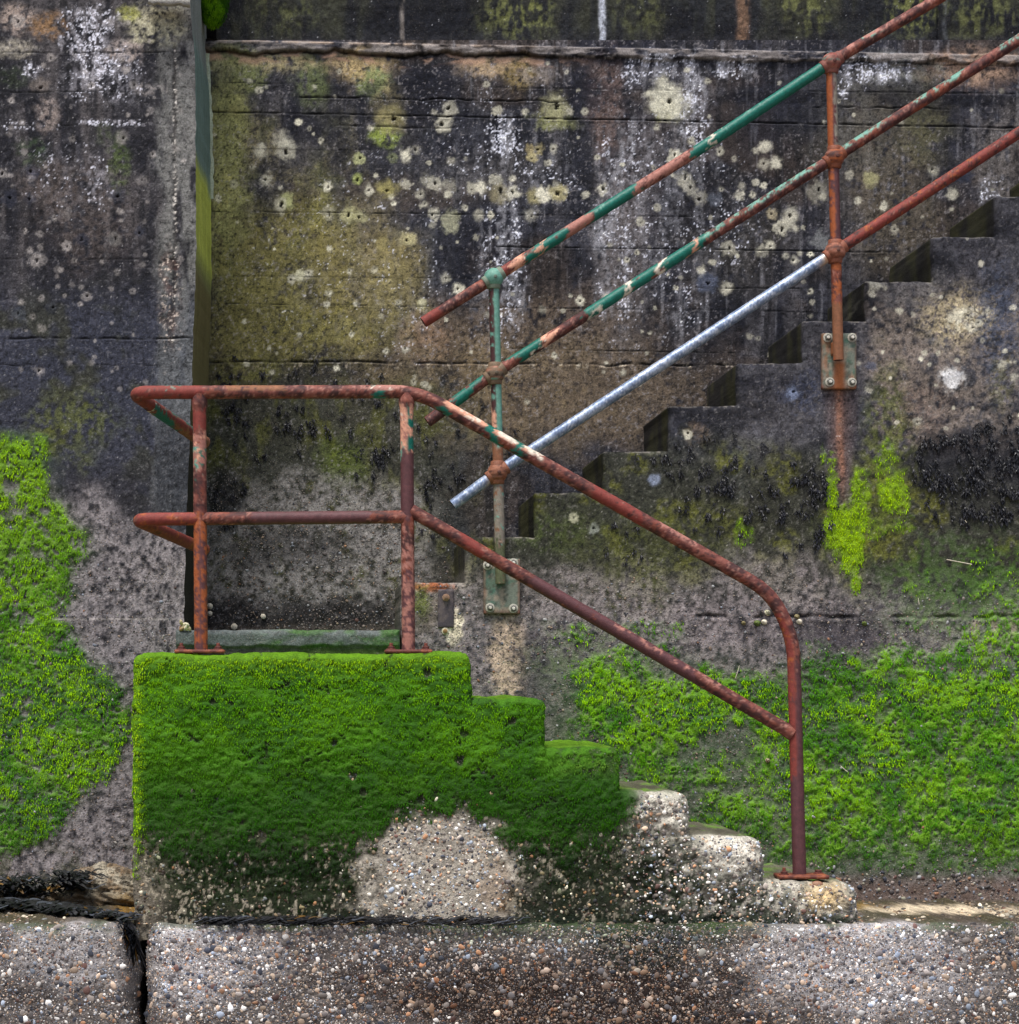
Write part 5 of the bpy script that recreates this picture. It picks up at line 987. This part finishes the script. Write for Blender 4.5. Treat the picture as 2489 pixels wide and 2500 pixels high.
# long wet strands lying on the footing
def strands(name, label, seeds, rg, wid=.006):
    V, Q, Cc = [], [], []; nn = 0
    for (x, y, z, L, hd, flop) in seeds:
        m_ = 9; t = np.linspace(0, 1, m_); ph = rg.uniform(0, 6); a = hd + .5 * np.sin(ph + t * rg.uniform(2, 5)); ds = L / m_
        X = x + np.cumsum(np.cos(a)) * ds; Y = y + np.cumsum(np.sin(a)) * ds; Zp = z + .008 * np.sin(t * 5 + ph) + rg.uniform(0, .012)
        ov = np.clip(DF + .03 - Y, 0, None); Zp = Zp - ov * flop; Y = np.where(ov > 0, DF - .012 - .1 * ov * rg.uniform(0, .4), Y)
        if flop == 9: X = x + .006 * np.sin(ph + 4 * t) + rg.uniform(-.02, .03) * t; Y = DF - .012 - .012 * rg.uniform(0, 1) + 0 * t; Zp = z - L * t
        w_ = wid * rg.uniform(.5, 1.3) * (1 - .7 * t ** 2); c, s_ = np.cos(a), np.sin(a)
        A_ = np.stack([X - s_ * w_, Y + c * w_, Zp + w_ * .3], 1); B2 = np.stack([X + s_ * w_, Y - c * w_, Zp - w_ * .8], 1)
        V.append(np.stack([A_, B2], 1).reshape(-1, 3)); i = np.arange(m_ - 1) * 2 + nn; Q.append(np.stack([i, i + 1, i + 3, i + 2], 1)); nn += 2 * m_
        base = C(14, 15, 19) if rg.uniform() < .88 else (C(58, 62, 70) if rg.uniform() < .72 else C(90, 66, 28)); Cc.append(np.tile(base * rg.uniform(.6, 1.5), (2 * m_, 1)))
    o = make_mesh(name, np.concatenate(V), np.concatenate(Q), np.concatenate(Cc), M_WEED, None, True)
    return tag(o, label, 'seaweed', None, 'stuff')
S_ = []
for _ in range(560):
    q = rg.uniform(0, 1); uu = -180 + 480 * q; D_ = np.interp(uu, [-180, 0, 120, 220, 300], [8.62, 8.56, 8.40, 8.22, 8.10]) + rg.normal(0, .055 - .04 * q); S_.append((XU(uu, D_), max(D_, 8.075), ZL + .008 + rg.uniform(0, .03 * (1 - .5 * q)), rg.uniform(.07, .2) * (1 - .5 * q), rg.normal(-.25, .28), 1.1))
for _ in range(110): q = rg.uniform(0, 1); S_.append((XU(306 + 34 * q + rg.normal(0, 3), 8.05), 8.05, ZL + .012 - .06 * q ** 2 - rg.uniform(0, .03), rg.uniform(.05, .13) * (.5 + .7 * q), 0, 9))
strands('seaweed_heap', 'heap of long wet black seaweed draped over the left footing and its open joint', S_, rg)
S_ = []
for _ in range(240): D_ = rg.uniform(8.62, 8.74); S_.append((XU(rg.normal(45, 55), D_), D_, ZL + .075 + rg.uniform(-.03, .03), rg.uniform(.04, .10), rg.normal(-.4, 1.2), 0))
for _ in range(150): D_ = rg.uniform(8.60, 8.70); S_.append((XU(rg.normal(165, 22), D_), D_, ZL + .10 + rg.uniform(-.03, .03), rg.uniform(.04, .09), rg.normal(-.3, .8), 0))
strands('seaweed_heap', 'matted black seaweed clumps against the foot of the left buttress', S_, rg)
S_ = []
for _ in range(300): uu = rg.uniform(470, 1200); D_ = 8.082 + rg.uniform(0, .02); S_.append((XU(uu, D_), D_, ZL + rg.uniform(0, .012), rg.uniform(.05, .16), rg.normal(0, .12), .2))
strands('seaweed_line', 'thin dark line of seaweed caught where the green block meets the footing', S_, rg, .004)
# mossy lump in the gap at the top
def lumpcol(V):
    f = fbm(V[:, 0] * 60, V[:, 2] * 60, 4, 211); return mixc(np.tile(C(86, 132, 10), (len(V), 1)), C(40, 76, 8), sst(.4, .62, f))
o = lump('mossy_stone', W(521, -8, 9.55), (.062, .07, .125), lumpcol, None, M_MOSS, 212, (80, 60), .12); _dd = rg.normal(0, 1, (2600, 3)); _dd /= np.linalg.norm(_dd, axis=1)[:, None]; _dd = _dd[_dd[:, 1] < .2]; _n = len(_dd)
_P = np.array(W(521, -8, 9.55)) + _dd * np.array((.062, .07, .125)) * 1.0
blades('moss_fronds', _P, rg.uniform(.008, .02, _n), rg.uniform(.002, .004, _n), .4 - _dd[:, 1] * .6, rg.uniform(.5, 1.2, _n), _dd[:, 0] * .5, mixc(np.tile(C(96, 138, 12), (_n, 1)), C(36, 72, 8), sst(.1, .8, np.abs(_dd[:, 0]))) * rg.uniform(.6, 1.2, (_n, 1)), M_MOSS, rg, o)['kind'] = 'stuff'
tag(o, 'rounded green mossy stone wedged in the gap at the top of the wall', 'stone')

# ------------------------------------------------------------------ pebbles set in the concrete
PAL = [((122, 114, 108), .25), ((82, 77, 76), .16), ((152, 134, 116), .12), ((208, 204, 198), .12), ((56, 59, 68), .12), ((154, 114, 86), .045), ((130, 138, 150), .09), ((178, 156, 136), .05), ((92, 68, 62), .05)]
pc = np.array([lin(p[0]) for p in PAL]); pp = np.array([p[1] for p in PAL]); pp /= pp.sum()
def domes(name, P, r, rg, parent, flat=.55, up=None, tint=None, cap=9):
    n = len(P); a = r * rg.uniform(.85, 1.35, n); b = r * rg.uniform(.65, 1.0, n); h = r * rg.uniform(.45, .8, n) * flat * 1.4; ang = rg.uniform(0, np.pi, n)
    ex = np.stack([np.cos(ang), 0 * ang, np.sin(ang)], 1); ez = np.stack([-np.sin(ang), 0 * ang, np.cos(ang)], 1); ey = np.tile([0, -1., 0], (n, 1))
    if up is not None:   # lying on a level surface
        ex = np.where(up[:, None], np.stack([np.cos(ang), np.sin(ang), 0 * ang], 1), ex); ez = np.where(up[:, None], np.stack([-np.sin(ang), np.cos(ang), 0 * ang], 1), ez); ey = np.where(up[:, None], np.tile([0, 0, 1.], (n, 1)), ey)
    th = np.arange(8) / 8 * 2 * np.pi; rings = [(1.0, -.25), (.86, .42), (.48, .86)]; V = []
    irr = rg.uniform(.76, 1.14, (n, 8))
    for rr, hh in rings:
        V.append(P[:, None] + ex[:, None] * (a[:, None] * rr * irr * np.cos(th))[..., None] + ez[:, None] * (b[:, None] * rr * irr * np.sin(th))[..., None] + ey[:, None] * (h[:, None] * hh + 0 * th)[..., None])
    V = np.concatenate(V + [(P + ey * h[:, None])[:, None]], 1).reshape(-1, 3); base = np.arange(n)[:, None] * 25; k = np.arange(8); k1 = (k + 1) % 8; Q = []
    for g_ in (0, 8): Q.append(np.stack([k + g_, k1 + g_, k1 + g_ + 8, k + g_ + 8], 1))
    Q = np.concatenate(Q); Q = (base[:, None, :] + Q[None]).reshape(-1, 4); T_ = np.stack([k + 16, k1 + 16, np.full(8, 24)], 1); T_ = (base[:, None, :] + T_[None]).reshape(-1, 3)
    col = pc[rg.choice(len(pc), n, p=pp)] * np.exp(rg.normal(0, .3, (n, 1)))
    if tint is not None: col = np.minimum(col * tint, cap)
    o = make_mesh(name, V, Q, np.repeat(col, 25, 0), M_STONE, parent, True, tris=T_); o['kind'] = 'stuff'; return o
def foot_pebbles(f, bodyname, u0, u1, n, seed):
    rg = np.random.RandomState(seed); u = rg.uniform(u0, u1, n); v = rg.uniform(2246, 2640, n); P, col, ok = SURF[bodyname](XU(u, DF), ZV(v, DF)); P = P[ok]; u, v = u[ok], v[ok]; n = len(P)
    r = np.clip(np.exp(rg.normal(math.log(.0041), .52, n)), .0021, .0145)
    br = blob(u, v, 1430, 2450, 520, 110, 903, .5, .5); dk = blob(u, v, 1560, 2310, 150, 60, 909, .5, .5)
    pale = np.maximum(blob(u, v, 2110, 2370, 260, 130, 906, .35, .35), .9 * blob(u, v, 480, 2340, 170, 110, 907, .5, .5)); t = np.ones((n, 3)); t = mixc(t, (1.55, 1.58, 1.66), pale * .95); t = mixc(t, (.5, .38, .3), br * (rg.uniform(0, 1, n) < .8) * .9); t = t * 1.12; t = mixc(t, (.38, .5, .24), sst(2330, 2265, v + 50 * (vn(u / 40, v / 30, 941) - .5)) * sst(900, 1200, u) * sst(2050, 1700, u) * .8 * (rg.uniform(0, 1, n) < .75)); t = mixc(t, (.3, .34, .28), dk * .6 * (rg.uniform(0, 1, n) < .75)); t *= np.where(vn(u / 50, v / 50, 940) > .42, 1, .82)[:, None]
    domes('pebbles', P, r, rg, f, .26, tint=t)
    u = rg.uniform(u0, u1, n * 2); v = rg.uniform(2246, 2560, n * 2); P, col, ok = SURF[bodyname](XU(u, DF), ZV(v, DF)); P = P[ok]; u, v = u[ok], v[ok]; m_ = len(u)
    pale = np.maximum(blob(u, v, 2110, 2370, 260, 130, 906, .35, .35), .9 * blob(u, v, 480, 2340, 170, 110, 907, .5, .5)); br = blob(u, v, 1430, 2450, 520, 110, 903, .5, .5); t = mixc(np.tile([.95, .95, .97], (m_, 1)), (1.6, 1.62, 1.68), pale); t = mixc(t, (.45, .36, .3), br * .85)
    domes('pebbles', P, rg.uniform(.0018, .0034, m_), rg, f, .4, tint=t)
foot_pebbles(foot_r, 'footing_body', 345, 2900, 16500, 61); 
foot_pebbles(foot_l, 'footing_body.left', -400, 345, 4000, 62)
rg = np.random.RandomState(63); n = 4200; X = rg.uniform(XU(-200, 8.5), XU(2800, 8.5), n); Y = rg.uniform(8.09, 8.92, n); k = ~((X > XU(322, 8.15)) & (X < XU(2100, 8.15)) & (Y > 8.12)); X, Y = X[k], Y[k]; n = len(X)
lft = X < XU(345, 8.2)
for f, s_ in ((foot_r, ~lft), (foot_l, lft)):
    m_ = int(s_.sum()); domes('pebbles', np.stack([X[s_], Y[s_], np.full(m_, ZL - .002)], 1), np.clip(np.exp(rg.normal(math.log(.0052), .4, m_)), .003, .013), rg, f, .7, np.ones(m_, bool), tint=np.tile([.75, .68, .55], (m_, 1)))
rg = np.random.RandomState(64); n = 26000; u = rg.uniform(326, 2095, n); v = rg.uniform(1880, 2262, n); bare = 1 - moss_block(u, v); lt0 = np.clip(np.maximum(blob(u, v, 1080, 2130, 200, 140, 803, .4, .4), sst(1500, 1580, u)), 0, 1); k = rg.uniform(0, 1, n) < sst(.3, .9, bare) * (.2 + .22 * lt0); u, v = u[k], v[k]
P, col, ok = SURF['step_block'](XU(u, DBK), ZV(v, DBK)); P, u, v = P[ok], u[ok], v[ok]; n = len(P); lt = np.clip(np.maximum(blob(u, v, 1080, 2130, 200, 140, 803, .4, .4), sst(1500, 1580, u)), 0, 1)
t = mixc(np.tile([.8, .76, .6], (n, 1)), (1.5, 1.5, 1.45), lt); t = mixc(t, (.35, .38, .25), (rg.uniform(0, 1, n) < .55) * (1 - lt))
domes('pebbles', P, np.clip(np.exp(rg.normal(math.log(.0042), .38, n)), .0022, .011), rg, lower, .42, tint=t)
rg = np.random.RandomState(65); n = 15000; u = rg.uniform(980, 2700, n); v = rg.uniform(1400, 2200, n); m_, y_ = moss_right(u, v); pm = np.maximum(sst(1380, 1500, v) * .3, sst(2090, 2140, v) * .9) * (1 - .75 * m_); k = rg.uniform(0, 1, n) < pm; u, v = u[k], v[k]
P, col, ok = SURF['stair_flight'](XU(u, 9.0), ZV(v, 9.0)); P = P[ok]; v = v[ok]; n = len(P)
domes('pebbles', P, np.clip(np.exp(rg.normal(math.log(.0034), .35, n)), .002, .008) * (1 + .6 * sst(2090, 2150, v)), rg, upper, .5, tint=np.minimum(1, rg.uniform(.5, .9, (n, 1))) * np.array([1, .96, .95]), cap=.3)
rg = np.random.RandomState(66); n = 5000; u = rg.uniform(-380, 440, n); v = rg.uniform(1250, 2200, n); ml = moss_left(u, v); k = rg.uniform(0, 1, n) < sst(1290, 1450, v - .3 * (u - 240)) * .6 * (1 - .85 * ml); u, v = u[k], v[k]
P, _, ok = left_surf(XU(u, 9.0), ZV(v, 9.0)); P = P[ok]; n = len(P); domes('pebbles', P, np.clip(np.exp(rg.normal(math.log(.0034), .35, n)), .002, .008), rg, buttress, .5, tint=rg.uniform(.5, .95, (n, 1)) * np.array([1, .96, .95]), cap=.3)
rg = np.random.RandomState(67); n = 2600; u = rg.uniform(515, 1100, n); v = rg.uniform(1180, 1540, n); k = rg.uniform(0, 1, n) < .5 * sst(1180, 1300, v); u, v = u[k], v[k]; _, dy, _ = paint_back(u, v); n = len(u)
domes('pebbles', np.stack([XU(u, DB), 9.7 + dy, ZV(v, DB)], 1), np.clip(np.exp(rg.normal(math.log(.0034), .35, n)), .002, .009), rg, sea_wall, .5, tint=rg.uniform(.5, .9, (n, 1)) * np.array([1, .94, .88]), cap=.3)

# ------------------------------------------------------------------ small things
def shell(name, label, cat, u, v, y, r, cols_, group, kind, seed):
    rg = np.random.RandomState(seed); acc = Acc(); ax = np.array((rg.uniform(-.5, .5), -1, rg.uniform(-.3, .6))); ax /= np.linalg.norm(ax)
    t_ = np.cross(ax, [.3, .1, .95]); t_ /= np.linalg.norm(t_); b_ = np.cross(ax, t_); c = np.array(W(u, v, y)); n = 22
    prof = [(0, .75), (.25, .98), (.55, 1.0), (.85, .82), (1.05, .6), (1.15, .52), (1.3, .36), (1.38, .26), (1.5, .08)] if kind == 'snail' else [(0, 1.), (.1, 1.0), (.3, .8), (.5, .52), (.64, .22), (.68, .05)]
    V = []; cl = []
    for i, (d, q) in enumerate(prof):
        for j in range(n):
            a = j / n * 2 * math.pi; rr = q * r * (1 + (.05 * math.sin(a + i) if kind == 'snail' else .05 * math.sin(a * 7))); off = .12 * r * i * np.array(t_) * (.25 if kind == 'snail' else 0)
            V.append(c + ax * d * r + (t_ * math.cos(a) + b_ * math.sin(a) * (1 if kind != 'snail' else .85)) * rr + off); cl.append(lin(cols_[(i + (j // 5 if kind == 'snail' else 0)) % len(cols_)]) * rg.uniform(.8, 1.2))
    acc.add(V, np.concatenate([grid_quads(len(prof), n), np.stack([np.arange(len(prof) - 1) * n + n - 1, np.arange(len(prof) - 1) * n, np.arange(1, len(prof)) * n, np.arange(1, len(prof)) * n + n - 1], 1)]), cl)
    return tag(acc.build(name, M_STONE), label, cat, group)
GRN = [(66, 92, 26), (110, 116, 60), (48, 66, 24)]; WHT = [(222, 214, 196), (196, 186, 160)]; BRN = [(92, 84, 52), (140, 128, 90)]; MIX = [(188, 180, 150), (64, 80, 36), (200, 196, 176)]
yw = lambda v: float(batter(np.array([ZV(v, 9.0)]))[0]) - .004
for k, (u, v, r, cc, lb) in enumerate([(1873, 1498, .0135, MIX, 'cream and green snail shell, highest of those under the bend of the rusty rail'), (1851, 1522, .0135, GRN, 'dark green snail shell touching a white one below the bend of the rail'), (1868, 1520, .012, WHT, 'white snail shell right against a dark green one on the stair wall'),
        (1816, 1522, .009, BRN, 'small olive snail shell left of the green and white pair'), (1953, 1519, .012, WHT, 'white snail shell just right of the bent rail on the stair wall'), (1946, 1505, .011, BRN, 'olive snail shell half hidden behind the bent rail'), (2112, 1524, .0105, GRN, 'lone green snail shell on the joint line far right of the bent rail'), (1874, 1858, .011, [(110, 40, 36), (70, 96, 40), (196, 186, 160)], 'red and green snail shell low on the bare patch left of the end post')]):
    shell('snail_shell', lb, 'snail shell', u, v, yw(v), r, cc, 'snail shells on the stair wall', 'snail', 70 + k)
for k, (u, v, r, lb) in enumerate([(513, 1480, .013, 'pale limpet beside the left post, upper of the two'), (513, 1498, .011, 'pale limpet beside the left post, lower of the two'), (643, 1505, .012, 'grey limpet alone on the dark foot of the recess wall'), (572, 1530, .014, 'flat pale limpet resting just above the grey bottom step')]):
    shell('limpet', lb, 'limpet', u, v, 9.69, r, WHT, 'limpets in the recess', 'limpet', 90 + k)
mc = thing('mussel_cluster', 'cluster of small pointed pale shells at the corner behind the left post', 'mussels', W(455, 1545, 8.9))
rg = np.random.RandomState(97)
for k in range(10):
    c = np.array(W(452 + rg.uniform(-14, 18), 1536 + rg.uniform(-14, 5), 8.90 + rg.uniform(0, .02))); acc = Acc(); d = np.array((rg.uniform(-.7, .7), -.3, rg.uniform(.2, 1)))
    lathe(acc, c, d, [(0, .002), (.004, .0062), (.011, .0072), (.018, .005), (.024, .001)], 10, [(196, 180, 140), (150, 120, 84), (214, 206, 176)][k % 3]); acc.build('shell', M_STONE, mc)
def straw(label, p, q, r=.0016, sag=.0):
    a, b = np.array(W(p[0], p[1], yw(p[1]) - .008)), np.array(W(q[0], q[1], yw(q[1]) - .008)); m_ = (a + b) / 2 + np.array((0, 0, -sag)); path, s = smooth_path([a, m_, b], [.02], .003); V, Q, *_r = tube(path, s, r, 6, None, 0); acc = Acc(); acc.add(V, Q, C(206, 196, 176)); return tag(acc.build('straw', M_STONE), label, 'straw', 'dry straws on the stair wall')
straw('long pale straw lying level on the stair wall, right of the green streak', (2312, 1366), (2374, 1378)); straw('short upright pale straw below the long level one', (2243, 1460), (2245, 1476), .0013)
straw('thin curved white fibre on the stair wall under the sloping rail', (1806, 1625), (1796, 1656), .001, .006); straw('short pale twig lying in the green algae right of the end post', (2053, 1870), (2070, 1885), .0015); straw('tiny pale straw near the black seaweed at the right', (2357, 1270), (2361, 1276), .0014)
o = lump('pebble', W(1996, 2160, 8.17), (.022, .016, .013), lambda V: np.tile(C(140, 104, 82), (len(V), 1)), None, M_STONE, 251, (24, 16), .06); tag(o, 'brown rounded pebble lodged under the lowest rail base plate', 'pebble')
